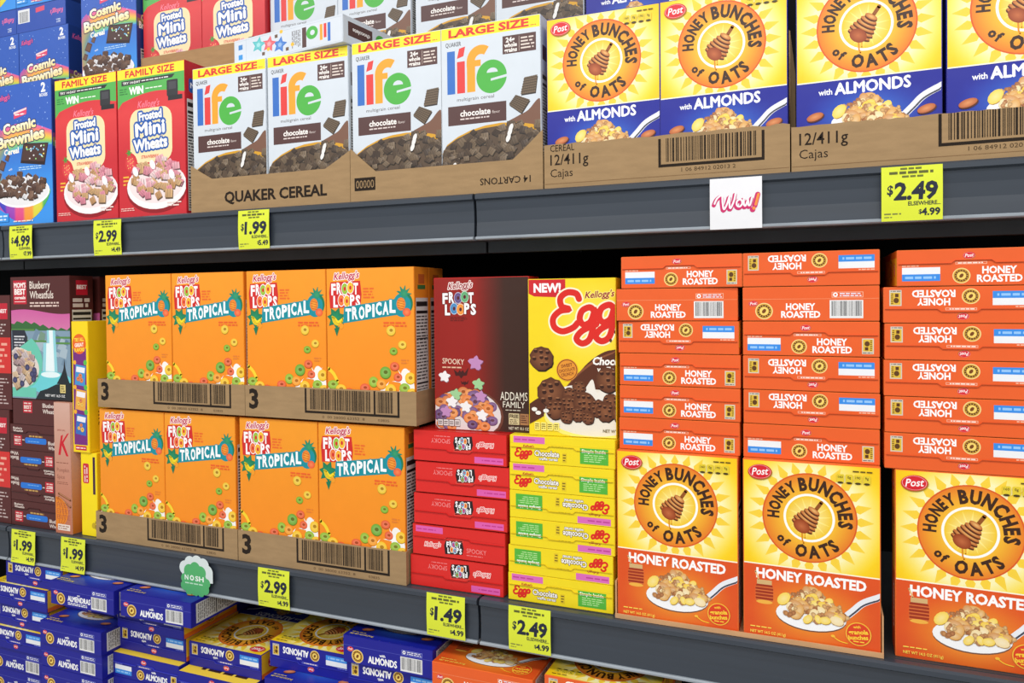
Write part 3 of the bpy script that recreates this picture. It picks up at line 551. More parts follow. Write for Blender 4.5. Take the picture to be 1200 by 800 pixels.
def spooky_end():
    a = Art(18.5, 5.55); rd = (222, 42, 38); a.rect(0, 0, 18.5, 5.55, rd); a.rect(.6, 4.2, 6.2, 5.35, (226, 96, 176)); a.lines(.8, 4.5, 5, 5.0, 1, (196, 60, 140)); a.rect(0, 3.65, 18.5, 3.7, (190, 30, 30))
    kellogg(a, 2.4, 1.6, 3.3, .8, c=(226, 60, 70)); froot_logo(a, 6.9, .9, 3.1, 2.1, oc=(40, 26, 30), pal=((150, 80, 160), (90, 170, 90), (240, 150, 50), (90, 160, 200)))
    a.text('SPOOKY', 11.0, 1.3, .85, (252, 150, 150), w=3.9, bold=-.005); a.lines(11.0, .7, 14.4, 1.0, 1, (250, 140, 140)); a.frame(6.6, 3.1, 10.3, 3.5, .05, (240, 110, 90))
    return a
def wheats_front():
    a = Art(19.2, 31.8); H = 31.8; rd = (206, 44, 54)
    a.grid(0, 0, 19.2, H, 8, 10, lambda x, y: mixc((226, 64, 66), rd, min(1, abs(y-22)/9)))
    a.poly([(0, H-2), (19.2, H-2), (19.2, H-6.4)]+[(19.2-19.2*i/14, H-6.6+1.5*math.sin(PI*(i/14)**.9)-.8*i/14) for i in range(1, 14)]+[(0, H-8.4)], (86, 178, 84))
    a.rect(0, H-2.1, 19.2, H, (255, 228, 50)); a.text('FAMILY SIZE', 2.4, H-1.75, 1.35, (216, 44, 48), w=14, bold=.06)
    a.poly([(1.2, H-3.5), (15.8, H-3.2), (16.6, H-2.45), (1.2, H-2.45)], (44, 48, 50)); a.text('TRY 14-DAY', 1.6, H-3.2, .5, (245, 245, 240), w=5.2, bold=.04); a.lines(7.1, H-3.15, 15.2, H-2.65, 1, (235, 235, 230))
    a.lines(.6, H-5.5, 3.0, H-4.0, 3, (50, 120, 60)); a.text('WIN', 3.4, H-5.5, 1.5, (255, 255, 255), w=4.2, bold=.07); a.lines(8.2, H-4.9, 13.2, H-4.4, 1, (240, 245, 235))
    a.rrect(14.3, H-7.0, 17.4, H-3.6, .3, (46, 46, 50)); a.rect(14.6, H-7.9, 18.6, H-6.9, (36, 36, 40)); a.rect(14.8, H-5.6, 16.9, H-4.0, (70, 70, 76))
    a.text("Kellogg's", 5.8, H-8.6, 1.4, (246, 130, 150), w=6.2, bold=.02, shear=.25)
    a.rrect(3.5, H-20.4, 15.6, H-8.9, 2.6, (246, 226, 176))
    bl = (36, 92, 176); wh = (252, 250, 246)
    for oc, o in ((bl, .16), (None, 0)):
        for t, x, y, h, w_ in (('Frosted', 6.2, H-11.4, 1.7, 6.6), ('Mini', 5.3, H-14.7, 2.7, 8.2), ('Wheats', 4.5, H-17.8, 2.3, 9.8)):
            if oc: a.outl(t, x, y, h, bl, bl, o=.42*CAP/h, w=w_, bold=.08, rot=.05)
            else: a.text(t, x, y, h, wh, w=w_, bold=.07, rot=.05)
    a.text('STRAWBERRY', 6.7, H-19.5, .65, (226, 90, 80), w=5.0, bold=.03)
    a.ell(3.6, H-20.3, 1.9, 2.3, (206, 40, 50), (240, 90, 90), rot=.3); a.star(3.1, H-18.0, .4, 1.0, 6, (80, 150, 60))
    for k in range(12): a.ell(2.6+(k*7 % 20)*.1, H-19.2-(k*5 % 24)*.1, .1, .14, (250, 214, 120), n=8)
    a.lines(1.3, H-25.2, 3.4, H-22.8, 3, (240, 180, 60))
    a.ell(10.9, H-26.4, 8.6, 4.9, (150, 24, 34)); a.ell(10.9, H-25.6, 8.5, 4.9, (246, 244, 244)); a.ell(10.9, H-24.9, 7.9, 4.3, (244, 226, 226))
    def fn(R): t = R.uniform(0, 2*PI); q = math.sqrt(R.random()); return (10.9+7.0*q*math.cos(t), H-24.2+4.1*q*math.sin(t)+.8*(1-abs(q*math.cos(t))))
    a.squares(fn, 62, 1.75, [(232, 150, 166), (240, 176, 186), (214, 170, 120), (226, 140, 158), (200, 150, 100), (246, 214, 214)], 31)
    for x, y in ((5.0, H-22.2), (10, H-21.0), (15.4, H-23.4)): a.ell(x, y, .7, 1.1, (252, 250, 250), rot=.5)
    a.lines(.6, 1.2, 4.6, 2.0, 2, (250, 200, 190)); a.lines(14.0, 1.6, 18.2, 2.8, 2, (250, 220, 214))
    return a
def wheats_right():
    a = Art(6.2, 31.8); a.rect(0, 0, 6.2, 31.8, (196, 32, 44)); a.nutrition(.4, .6, 5.8, 24); a.rrect(1.0, 25.4, 5.2, 28.4, .6, (36, 92, 176)); a.text('Mini', 1.5, 26.4, 1.1, (255, 255, 255), w=3.2, bold=.05); return a
def cosmic_front():
    a = Art(19, 32.7); H = 32.7
    a.grid(0, 0, 19, H, 12, 20, lambda x, y: mixc((60, 150, 236), (52, 96, 190), max(0, min(1, (y-9)/13))))
    def rain(t):
        P = [(224, 96, 170), (244, 130, 110), (252, 214, 70), (150, 204, 80), (70, 170, 220)]; t = max(0, min(.999, t))*4; i = int(t); return mixc(P[i], P[i+1], t-i)
    V = []; K = []; n = 24
    for i in range(n+1):
        x = 19*i/n; top = H-11.6+2.5*math.sin(PI*(i/n)**.85); bot = H-17.5+1.2*math.sin(PI*i/n)+(2.6*i/n)
        for k in range(6): t = k/5; V.append((x, top+(bot-top)*t)); K.append(rain(t))
    a._add(V, [(6*i+k, 6*i+k+1, 6*i+k+7, 6*i+k+6) for i in range(n) for k in range(5)], K)
    V = []; K = []
    for i in range(n+1):
        t = i/n; an = math.radians(120+130*t); cx, cy = 7.5, H-19.5
        for k in range(6): r = (5.2+1.6*k*.75); V.append((max(.02, cx+r*math.cos(an)), cy+r*1.0*math.sin(an))); K.append(mixc(rain(1-k/5), (110, 70, 190), .35))
    a._add(V, [(6*i+k, 6*i+k+6, 6*i+k+7, 6*i+k+1) for i in range(n) for k in range(5)], K)
    R = random.Random(5)
    for k in range(40): x, y, r = R.uniform(.5, 18.5), R.uniform(H-11, H-.5), R.uniform(.05, .16); a.ell(x, y, r, r, (170, 200, 250), n=6)
    kellogg(a, .9, H-3.4, 4.4, 1.2, c=(236, 90, 150), oc=(60, 60, 140)); a.text('2', 15.8, H-2.6, 2.0, (255, 255, 255), bold=.06); a.text('BOXES', 15.3, H-3.7, .7, (255, 255, 255), w=2.6, bold=.03)
    a.poly([(6.6, H-8.0), (10.9, H-7.2), (11.0, H-5.6), (6.7, H-6.4)], (226, 70, 110)); a.poly([(6.6, H-6.9), (10.9, H-6.1), (10.9, H-5.7), (6.6, H-6.4)], (250, 220, 220)); a.lines(7.0, H-7.4, 10.6, H-6.7, 1, (255, 235, 235))
    sh = (40, 40, 90)
    for t, x, y, h, w_ in (('Cosmic', 3.0, H-11.4, 2.3, 11), ('Brownies', 1.0, H-14.6, 2.5, 15.8)):
        a.outl(t, x, y, h, sh, sh, o=.06, w=w_, bold=.09, rot=.1); a.text(t, x, y, h, (255, 226, 150), w=w_, bold=.09, rot=.1, c2=(255, 255, 250))
    a.text('Cereal', 3.2, H-16.3, 1.3, (255, 250, 240), w=5.0, bold=.05, rot=.08)
    a.poly([(8.6, H-18.4), (16.6, H-19.4), (17.9, H-14.4), (9.7, H-13.9)], (46, 28, 28)); a.poly([(8.9, H-17.8), (16.4, H-18.6), (17.6, H-14.6), (9.9, H-14.2)], (78, 52, 48))
    for k in range(26): x, y = R.uniform(9.8, 16.6), R.uniform(H-17.8, H-14.8); a.ell(x, y, .24, .18, R.choice([(240, 120, 120), (250, 220, 100), (120, 200, 240), (245, 245, 245), (150, 220, 130)]), n=8)
    a.lines(8.0, H-20.2, 16, H-19.2, 2, (190, 225, 250), fill=.4); a.text('with', 4.6, H-20, .5, (255, 255, 255), rot=.2)
    for x, y, k in ((2.4, H-18.6, 1.4), (4.2, H-16.9, .9), (1.2, H-21, 1.0)): a.poly([(x-k, y-.4*k), (x+.3*k, y-k), (x+k, y+.5*k), (x-.2*k, y+k)], (92, 62, 50)); a.poly([(x-k*.8, y-.3*k), (x+.2*k, y-.7*k), (x+.7*k, y+.3*k), (x-.1*k, y+.7*k)], (116, 82, 66))
    # rainbow bowl
    V = []; K = []
    for i in range(n+1):
        t = i/n; x = 18.3*t; yb = H-25.6-6.6*math.sin(PI*t)**.7; yt = H-25.0+.0*t
        for k in range(3): V.append((x, yt+(yb-yt)*k/2)); K.append(mixc([(60, 60, 190), (150, 60, 180), (226, 70, 130), (244, 150, 50), (220, 214, 60), (80, 180, 90)][min(5, int(t*5.99))], (255, 255, 255), .1*(2-k)))
    a._add(V, [(3*i+k, 3*i+k+1, 3*i+k+4, 3*i+k+3) for i in range(n) for k in range(2)], K)
    a.ell(9.1, H-25.2, 9.0, 3.6, (250, 250, 252)); a.ell(9.1, H-25.0, 8.6, 3.3, (236, 234, 236))
    def fn(R): t = R.uniform(0, 2*PI); q = math.sqrt(R.random()); return (9.1+7.8*q*math.cos(t), H-24.4+3.0*q*math.sin(t)+1.0*(1-abs(q*math.cos(t))))
    a.squares(fn, 74, 1.6, [(96, 66, 52), (110, 78, 60), (82, 54, 44), (240, 238, 240), (128, 92, 70)], 17)
    a.rect(.3, .8, 4.4, 2.8, (60, 150, 230)); a.lines(.5, 1.0, 4.2, 2.6, 2, (220, 240, 255)); a.lines(6, .5, 13, 1.1, 1, (240, 230, 220))
    return a
def cosmic_side():
    a = Art(7, 32.7); H = 32.7; a.vgrad(0, 0, 7, H, (30, 50, 110), (38, 70, 146)); a.text("Kellogg's", 1.0, H-3.4, 1.3, (236, 100, 160), w=4.6, bold=.03, shear=.2)
    for k, c in enumerate(((224, 96, 150), (250, 200, 70), (120, 190, 90))): a.rect(0, H-13.2-1.0*k, 7, H-12.2-1.0*k, mixc(c, (30, 50, 110), .45))
    a.text('Cosmic', 1.3, H-13.6, 1.6, (255, 230, 150), w=4.6, bold=.05); a.text('Brownies', .6, H-15.6, 1.7, (255, 250, 240), w=6, bold=.05); a.nutrition(1, 1, 6, 12); return a
def cosmic_end():
    a = Art(19, 7); a.rect(0, 0, 19, 7, (46, 82, 176)); a.rect(13.8, .6, 18.4, 4.4, (232, 234, 238)); a.barcode(14.1, .8, 18.1, 4.2, seed=4, c=(50, 50, 60), n=26)
    a.text("Kellogg's", .9, 2.4, 1.3, (240, 110, 160), w=4.8, bold=.03, shear=.2); a.poly([(8.0, .6), (11.4, .9), (11.4, 2.2), (8.0, 1.9)], (226, 80, 110)); a.lines(2.0, 5.0, 3.6, 6.2, 3, (220, 230, 250))
    return a
def blue_front():
    a = Art(19.9, 28.5); H = 28.5; br = (84, 38, 36)
    a.rect(0, 0, 19.9, H, br)
    wv = lambda x, b, am: b+am*math.sin(x/19.9*2*PI*.75+.6)
    xs = [19.9*i/20 for i in range(21)]
    a._add([(x, wv(x, H-8.1, .55)) for x in xs]+[(x, 0) for x in xs], [(i, i+1, 22+i, 21+i) for i in range(20)], [(206, 96, 160)]*21+[(244, 190, 200)]*21)
    a.rect(.9, H-6.3, 5.5, H-.7, (196, 32, 52)); a.text("MOM'S", 1.2, H-2.4, 1.15, (255, 245, 240), w=4.0, bold=.05); a.text('BEST', 1.25, H-4.0, 1.3, (255, 245, 240), w=3.9, bold=.06); a.text('cereals', 1.3, H-5.1, .75, (255, 245, 240), w=3.8, bold=.04); a.rect(1.3, H-5.8, 5.1, H-5.65, (255, 225, 220))
    a.text('Blueberry', 6.6, H-2.7, 1.75, (246, 232, 220), w=6.9, bold=.01); a.text('Wheatfuls', 6.6, H-5.0, 1.75, (246, 232, 220), w=8.0, bold=.01); a.lines(6.6, H-7.1, 17, H-5.7, 2, (226, 200, 190), fill=.5)
    a.poly([(0, 0)]+[(x, wv(x, H-11.3, .8)-.35*math.sin(x*2.1)) for x in xs]+[(19.9, 0)], (56, 106, 56)); a.rect(0, 0, 19.9, H-12.5, (130, 156, 176))
    R = random.Random(6)
    for k in range(46):
        x, y = R.uniform(3, 19), R.uniform(H-21, H-13); q = R.uniform(.6, 1.8); a.poly([(x-q, y-.6*q), (x+.6*q, y-q), (x+q, y+.4*q), (x-.2*q, y+.9*q)] if x+q < 19.9 else [(x-q, y), (x, y), (x, y+q)], R.choice([(116, 142, 164), (150, 172, 188), (100, 126, 150), (168, 186, 198), (120, 150, 130)]))
    for x0, x1, y in ((5, 12, H-15.2), (15, 19.9, H-14.3), (15, 19.8, H-15.6), (0, 8, H-12.6)): a.rect(x0, y, x1, y+.45, (88, 140, 70))
    a.poly([(12.2, H-12.4), (15.0, H-12.4), (15.6, H-22), (10.6, H-22), (11.0, H-15.4), (12.3, H-15.4)], (150, 214, 224)); a.poly([(12.9, H-12.4), (14.2, H-12.4), (14.6, H-22), (11.6, H-22), (12.0, H-15.4), (13.0, H-15.4)], (236, 248, 250))
    a.ell(12.6, H-24.5, 8.2, 2.6, (110, 208, 216)); a.ell(13.2, H-22.7, 3.2, .7, (232, 248, 250)); dk = (34, 40, 44)
    a.poly([(8.0, 0), (19.9, 0), (19.9, H-24.4), (15, H-24.9), (12, H-26), (9.6, H-26.6)], dk)
    for k in range(7): a.poly([(17.0-.28*k*1.3, H-25+.0*k), (17.9, H-18.8-.0*k), (18.3+.23*k*.9, H-25)], dk) if k == 0 else a.poly([(17.9-.45*k, H-25.2+.85*(7-k)*.5), (18.0, H-21.4+.85*(7-k)*.35), (18.0+.27*k, H-25.2+.85*(7-k)*.5)], dk)
    a.poly([(.2, H-18), (.2, H-12.4), (4.6, H-12.4), (5.5, H-14), (5.3, H-18.4)], (44, 46, 58))
    for k in range(3): a.rect(.9, H-14.1-1.4*k, 4.6, H-13.8-1.4*k, (220, 220, 224)); a.lines(.9, H-14.9-1.4*k, 4.4, H-14.3-1.4*k, 1, (200, 200, 206), fill=.5)
    te = (108, 200, 176); a.poly([(.02, .3)]+[(10.6*math.cos(t)*1.0, H-20.0+7.6*math.sin(t)) for t in [-.75+.2*i for i in range(0, 9)] if 10.6*math.cos(t) > 0]+[(.02, H-18)], te)
    a.rect(.02, .3, 8.3, 2.6, te); a.poly([(.02, H-26)]+[(9.4*math.cos(t), H-21.5+5.2*math.sin(t)) for t in [-1.0+.2*i for i in range(0, 13)] if 9.4*math.cos(t) > .1]+[(.02, H-17.4)], (226, 214, 206))
    def fn(R): x = R.uniform(.8, 8); return (x, H-21.6+R.uniform(-4.2, 4.6)*math.sqrt(max(0, 1-(x/9.2)**2)))
    a.squares(fn, 44, 1.9, [(216, 180, 140), (226, 196, 160), (196, 160, 128), (206, 190, 190), (180, 150, 150)], 41)
    for k in range(9): x, y = fn(R); a.ell(x, y, .8, .75, (52, 50, 84), (90, 90, 130), n=14)
    a.rect(16.4, 1.7, 18.2, 3.6, (226, 206, 130)); a.lines(16.6, 1.9, 18.0, 3.4, 3, (90, 80, 40)); a.text('NET WT 16.5 OZ', 11.4, .7, .55, (235, 235, 235), w=6.6, bold=.03)
    return a
def moms_side():
    a = Art(6, 28.5); a.rect(0, 0, 6, 28.5, (82, 38, 36)); a.rect(1.5, 24.2, 4.6, 27.6, (190, 32, 50)); a.text('BEST', 1.7, 25.6, .9, (255, 240, 236), w=2.7, bold=.05); a.lines(.6, 21.2, 5.4, 23.6, 2, (210, 196, 190), fill=.7); a.nutrition(.4, 3, 5.6, 20.8); return a
def moms_plain_side():
    a = Art(19.9, 28.5); a.rect(0, 0, 19.9, 28.5, (88, 40, 38)); a.rect(15.6, 22.6, 19.0, 26.6, (196, 32, 52)); a.text('BEST', 15.9, 24.2, .9, (255, 240, 236), w=2.8, bold=.05); a.rect(9, 9, 19.9, 18, (214, 50, 46)); a.lines(10, 10, 19.2, 17, 5, (240, 170, 150)); a.lines(9, 18.6, 19, 21.6, 4, (206, 190, 186)); a.lines(9, 1, 19, 8, 8, (200, 180, 176), fill=.35); return a
def moms_end(k=0):
    a = Art(16.0, 6.0); a.rect(0, 0, 19.9, 6.0, (86, 40, 38)); rd = (196, 36, 54); ic = (240, 224, 214)
    if k == 0:
        a.rect(1.2, .9, 4.0, 3.4, rd); a.text('BEST', 1.5, 1.8, .7, ic, w=2.2, bold=.05); a.lines(1.5, 1.1, 3.7, 1.6, 1, ic); a.lines(1.5, 2.7, 3.7, 3.2, 1, ic)
        a.rrect(5.2, 1.6, 12.6, 3.0, .5, (40, 118, 214)); a.lines(6.6, 3.15, 11.6, 3.6, 1, (200, 160, 90), fill=.8); a.lines(3.9+.3, 2.1, 5.0, 2.6, 1, ic); a.lines(6.2, 1.9, 10.5, 2.3, 1, (120, 180, 240))
        a.text('Blueberry', 13.2, 1.6, .85, ic, w=4.4, bold=.02); a.text('Wheatfuls', 13.2, .45, .85, ic, w=5.0, bold=.02); a.text('Blueberry', 1.0, 4.9, .5, ic, w=3.2, bold=.03); a.text('Wheatfuls', 1.0, 4.25, .5, ic, w=3.5, bold=.03)
        a.rect(0, 4.0, 19.9, 4.05, (120, 76, 72))
    else:
        a.rect(3.6, 2.8, 6.8, 5.6, rd); a.text('BEST', 3.9, 3.8, .8, ic, w=2.6, bold=.05); a.lines(3.9, 3.0, 6.5, 3.6, 1, ic); a.lines(3.9, 4.8, 6.5, 5.4, 1, ic)
        a.text('Blueberry', 10.4, 4.3, 1.0, ic, w=5.2, bold=.02); a.text('Wheatfuls', 10.4, 2.9, 1.0, ic, w=5.6, bold=.02); a.rect(18, 2.4, 19.6, 5.6, (220, 216, 214))
    return a
def spice_side():
    a = Art(5.6, 32.5); H = 32.5; a.grid(0, 0, 5.6, H, 2, 12, lambda x, y: mixc((190, 112, 84), (214, 172, 156), y/H))
    a.poly([(1.3, H-13.0), (2.1, H-13.0), (2.6, H-10.6), (4.1, H-13.2), (4.9, H-13.2), (3.2, H-9.9), (5.2, H-7.4), (4.5, H-7.6), (2.7, H-9.6), (3.1, H-7.9), (2.3, H-8.2)], (206, 30, 44)); a.text('SPECIAL', 1.0, H-7.0, .4, (150, 60, 50), w=3.0, bold=.02)
    a.lines(.5, H-15.2, 5, H-14.7, 1, (150, 90, 70)); a.text('Pumpkin', .7, H-17.2, 1.0, (120, 62, 44), w=4.3, bold=-.01); a.text('Spice', .7, H-18.9, 1.0, (120, 62, 44), w=2.7, bold=-.01); a.lines(.7, H-20.4, 4.6, H-19.6, 2, (150, 90, 70))
    for k in range(2): a.stroke([(1.2, H-23.6+.9*k), (5.3, H-25.8+.5*k+1.2*k)], .6, (146, 84, 50)); a.stroke([(1.2, H-23.5+.9*k), (5.3, H-25.7+.5*k+1.2*k)], .14, (206, 150, 110))
    for x, r in ((.05, .0),):
        pass
    a.poly([(.02, H-31.0)]+[(4.4*math.cos(t), H-27.4+3.9*math.sin(t)) for t in [-1.5+.25*i for i in range(13)]]+[(.02, H-23.6)], (232, 132, 34))
    for q in (.35, .62, .86): a.stroke([(4.3*q*math.cos(t)+.05, H-27.4+3.7*math.sin(t)) for t in [-1.35+.3*i for i in range(10)]], .14, (170, 84, 30))
    for k, t in enumerate(('FEEL', 'EVERY', 'BITE')): a.text(t, .5, 4.6+1.5*(2-k)-1.2, 1.2, (170, 84, 62), w=4.6, bold=-.02)
    a.rect(.7, .7, 5.0, 2.2, (236, 220, 210)); a.lines(.9, .9, 4.8, 2.0, 2, (160, 110, 90))
    return a
def variety_side():
    a = Art(5.6, 29.5); H = 29.5; a.rect(0, 0, 5.6, H, (250, 216, 24)); a.rect(.3, 1.6, 5.0, H-6.0, (120, 44, 126))
    a.ell(2.6, H-5.0, 2.4, 2.3, (238, 104, 30)); a.text('TRY ALL', 2.6, H-4.4, .8, (255, 230, 70), w=3.4, al='c', bold=.05, rot=.08); a.text('GREAT', 2.6, H-5.6, .8, (255, 245, 230), w=3.2, al='c', bold=.05, rot=.08); a.text('FLAVORS!', 2.7, H-6.7, .8, (255, 230, 70), w=3.6, al='c', bold=.05, rot=.08)
    for k, c in enumerate(((70, 150, 210), (236, 170, 70), (60, 110, 190))):
        y = H-14.2-5.6*k; a.poly([(.8, y), (4.4, y-.4), (4.8, y+4.2), (1.2, y+4.6)], c); a.poly([(1.3, y+2.9), (4.3, y+2.6), (4.5, y+3.8), (1.5, y+4.1)], (244, 240, 246)); a.loops([(2, y+1.3), (3.2, y+1.0), (2.8, y+2.0)], .55, [(240, 190, 70), (226, 120, 60), (200, 90, 160)], k)
        a.ell(4.6, y+5.0, .6, .6, (90, 190, 80)); a.ell(.9, y+5.0, .5, .5, (250, 180, 40))
    a.rect(.7, .4, 4.6, 1.4, (200, 40, 60)); a.lines(.9, .6, 4.4, 1.2, 1, (255, 235, 235)); return a
def variety_face():
    a = Art(19, 29.5); a.rect(0, 0, 19, 29.5, (250, 214, 24)); a.lines(2.2, 7, 6, 9.4, 3, (90, 80, 30)); a.text('NET WT', 2.2, 6, .7, (40, 36, 20), bold=.05); return a
def yellow_end():
    a = Art(19, 5.2); a.rect(0, 0, 19, 5.2, (252, 224, 20)); a.rect(9.6, .5, 18.2, 1.3, (66, 30, 60)); a.rrect(12.0, 2.6, 16.6, 4.6, .4, (206, 44, 60)); a.lines(12.3, 2.9, 16.3, 4.3, 2, (250, 230, 220)); a.ell(2.4, 1.2, .7, .7, (200, 170, 30)); a.lines(1.6, .4, 3.6, .9, 1, (120, 90, 30)); return a

# ------------------------------------------------------------------ cartons
X, Y, Z = Vector((1, 0, 0)), Vector((0, 1, 0)), Vector((0, 0, 1))
MODES = {'stand': (X, Y, Z), 'top_up': (-X, -Z, -Y), 'bot_up': (X, -Z, Y), 'top_dn': (X, Z, -Y), 'flat_side': (-Y, -Z, X), 'stand_side': (-Y, X, Z), 'side_end': (Z, -X, -Y)}
class Product:
    def __init__(s, name, W, T, H, body, faces, flap=None):
        s.W, s.T, s.H = W, T, H; s.me = {}
        s.me['carton'] = boxes_mesh('carton', [(-W/2, -T/2, 0, W/2, T/2, H, body)], M_print, 0.0007)
        fm = {'front_panel': lambda u, v, w: (u-W/2, -T/2-w, v), 'back_panel': lambda u, v, w: (W/2-u, T/2+w, v), 'top_panel': lambda u, v, w: (u-W/2, v-T/2, H+w),
              'bottom_panel': lambda u, v, w: (u-W/2, T/2-v, -w), 'side_panel': lambda u, v, w: (W/2+w, -T/2+u, v), 'left_side_panel': lambda u, v, w: (-W/2-w, T/2-u, v)}
        sz = {'front_panel': (W, H), 'back_panel': (W, H), 'top_panel': (W, T), 'bottom_panel': (W, T), 'side_panel': (T, H), 'left_side_panel': (T, H)}
        for k, a in faces.items():
            pw, ph = sz[k]; g = 0.0012 if k not in ('top_panel', 'bottom_panel') else 0.0008
            sx, sy = (pw-2*g)/(a.W/100), (ph-2*g)/(a.H/100); f = fm[k]
            s.me[k] = art_mesh(k, [(a, lambda u, v, w, f=f, sx=sx, sy=sy, g=g: f(g+u*sx, g+v*sy, w))], M_print)
        for k, yy, c in (flap or []):      # the glued tuck flap: a thin raised leaf with a tab
            f = fm[k]; b = T*yy; P = [(.002, b), (W*.36, b), (W*.385, b+.004), (W*.615, b+.004), (W*.64, b), (W-.002, b)]
            a = Art(); a.poly([(p*100, q*100) for p, q in P]+[((W-.002)*100, (b-.0009)*100), (W*64, (b-.0009)*100), (W*61.5, (b+.0031)*100), (W*38.5, (b+.0031)*100), (W*36, (b-.0009)*100), (.2, (b-.0009)*100)], c); a.z += .0
            s.me['tuck_flap'] = art_mesh('tuck_flap', [(a, lambda u, v, w, f=f: f(u, v, w+.0045))], M_print) if False else prism_leaf(f, P, b, c)
def prism_leaf(f, P, b, c):
    """thin strip along the flap edge, standing 0.8 mm proud of the printed end"""
    n = len(P); top = [f(p, q, .0019) for p, q in P]; low = [f(p, q-.0008, .0019) for p, q in P]; tb = [f(p, q, .0) for p, q in P]
    V = top+low+tb; F = [(i, i+1, n+i+1, n+i) for i in range(n-1)]+[(i+1, i, 2*n+i, 2*n+i+1) for i in range(n-1)]
    me = bpy.data.meshes.new('tuck_flap'); me.from_pydata(V, [], F); me.materials.append(M_print); paint(me, c); me.update(); return me
def put(prod, mode, x0, yf, z, label, group=None, yaw=0.0, parts=('front_panel',), name='cereal_box', right=False, tilt=0.0, part_labels=None):
    mx, my, mz = MODES[mode]; R = Matrix((mx, my, mz)).transposed()
    W, T, H = prod.W, prod.T, prod.H
    ext = [abs(mx[i])*W+abs(my[i])*T+abs(mz[i])*H for i in range(3)]
    if right: x0 = x0-ext[0]
    root = empty(name, (x0+ext[0]/2, yf+ext[1]/2, z)); root.rotation_euler = (0, tilt, yaw); tag(root, label, 'cereal box', group)
    t = Vector((0, 0, ext[2]/2)) - R @ Vector((0, 0, H/2)); Mx = R.to_4x4(); Mx.translation = t
    for k in ('carton',)+tuple(parts):
        nm = {'left_side_panel': 'side_panel', 'top_panel': 'end_panel', 'bottom_panel': 'end_panel'}.get(k, k)
        if k == 'tuck_flap': obj(nm, prod.me[k], last)
        elif k in prod.me: last = obj(nm, prod.me[k], root, Mx)
    return root

OG, OW = (238, 120, 50), 0.1905
honey = Product('honey', OW, .0515, .2715, OG, {'front_panel': hbo_front('honey'), 'top_panel': hbo_top('honey'), 'bottom_panel': hbo_bottom('honey'), 'side_panel': hbo_right('honey'), 'left_side_panel': hbo_left('honey')}, [('top_panel', .62, (206, 80, 30))])
almond = Product('almond', OW, .0515, .2805, (30, 34, 150), {'front_panel': hbo_front('almond'), 'back_panel': hbo_back('almond'), 'top_panel': hbo_top('almond'), 'bottom_panel': hbo_bottom('almond'), 'side_panel': hbo_right('almond'), 'left_side_panel': hbo_left('almond')}, [('top_panel', .62, (60, 66, 190))])
almendras = Product('almendras', OW, .0515, .2805, (30, 34, 150), {'bottom_panel': hbo_bottom('almond', True), 'front_panel': hbo_front('almond'), 'side_panel': hbo_right('almond')})
life = Product('life', .188, .058, .293, (212, 220, 229), {'front_panel': life_front(), 'side_panel': life_right(), 'top_panel': life_top()})
starry = Product('starry', .188, .052, .293, (212, 220, 229), {'side_panel': life_side(), 'top_panel': life_top(), 'front_panel': life_front()})
tropical = Product('tropical', .1905, .056, .286, (244, 150, 40), {'front_panel': tropical_front(), 'side_panel': tropical_right()})
spooky = Product('spooky', .185, .0555, .276, (196, 36, 30), {'front_panel': spooky_front(), 'top_panel': spooky_end()}, [('top_panel', .60, (176, 26, 26))])
spooky.me['carton_end'] = boxes_mesh('carton', [(-.0925, -.02775, 0, .0925, .02775, .276, (222, 42, 38))], M_print, 0.0007)
def crop(a, W): a.V = [(min(x, W), y, z) for x, y, z in a.V]; a.W = W; return a
wafflec = Product('wafflec', .152, .0475, .268, (244, 218, 30), {'front_panel': crop(eggo_front(), 15.2), 'left_side_panel': eggo_left()})
waffle = Product('waffle', .187, .0475, .268, (244, 218, 30), {'top_panel': eggo_end()}, [('top_panel', .58, (206, 176, 20))])
wheats = Product('wheats', .1915, .06, .319, (202, 40, 50), {'front_panel': wheats_front(), 'side_panel': wheats_right()})
cosmic = Product('cosmic', .195, .07, .328, (44, 78, 160), {'front_panel': cosmic_front(), 'side_panel': cosmic_side(), 'top_panel': cosmic_end()})
blueb = Product('blueb', .198, .0595, .285, (84, 38, 36), {'front_panel': blue_front(), 'side_panel': moms_side(), })
momsend = Product('momsend', .157, .0595, .285, (84, 38, 36), {'top_panel': moms_end(0), 'bottom_panel': moms_end(1)}, [('top_panel', .68, (64, 26, 26))])
plainm = Product('plainm', .198, .0595, .2715, (86, 40, 38), {'front_panel': moms_plain_side()})
spice = Product('spice', .2, .0535, .2985, (206, 150, 128), {'side_panel': spice_side(), 'back_panel': (lambda a: (a.grid(0, 0, 20, 32.4, 4, 8, lambda x, y: mixc((214, 120, 40), (222, 170, 150), y/20)), a)[1])(Art(20, 32.4))})
variety = Product('variety', .19, .052, .2945, (250, 214, 24), {'side_panel': variety_side(), 'back_panel': variety_face()})
yelend = Product('yelend', .187, .05, .27, (250, 218, 24), {'top_panel': yellow_end()})

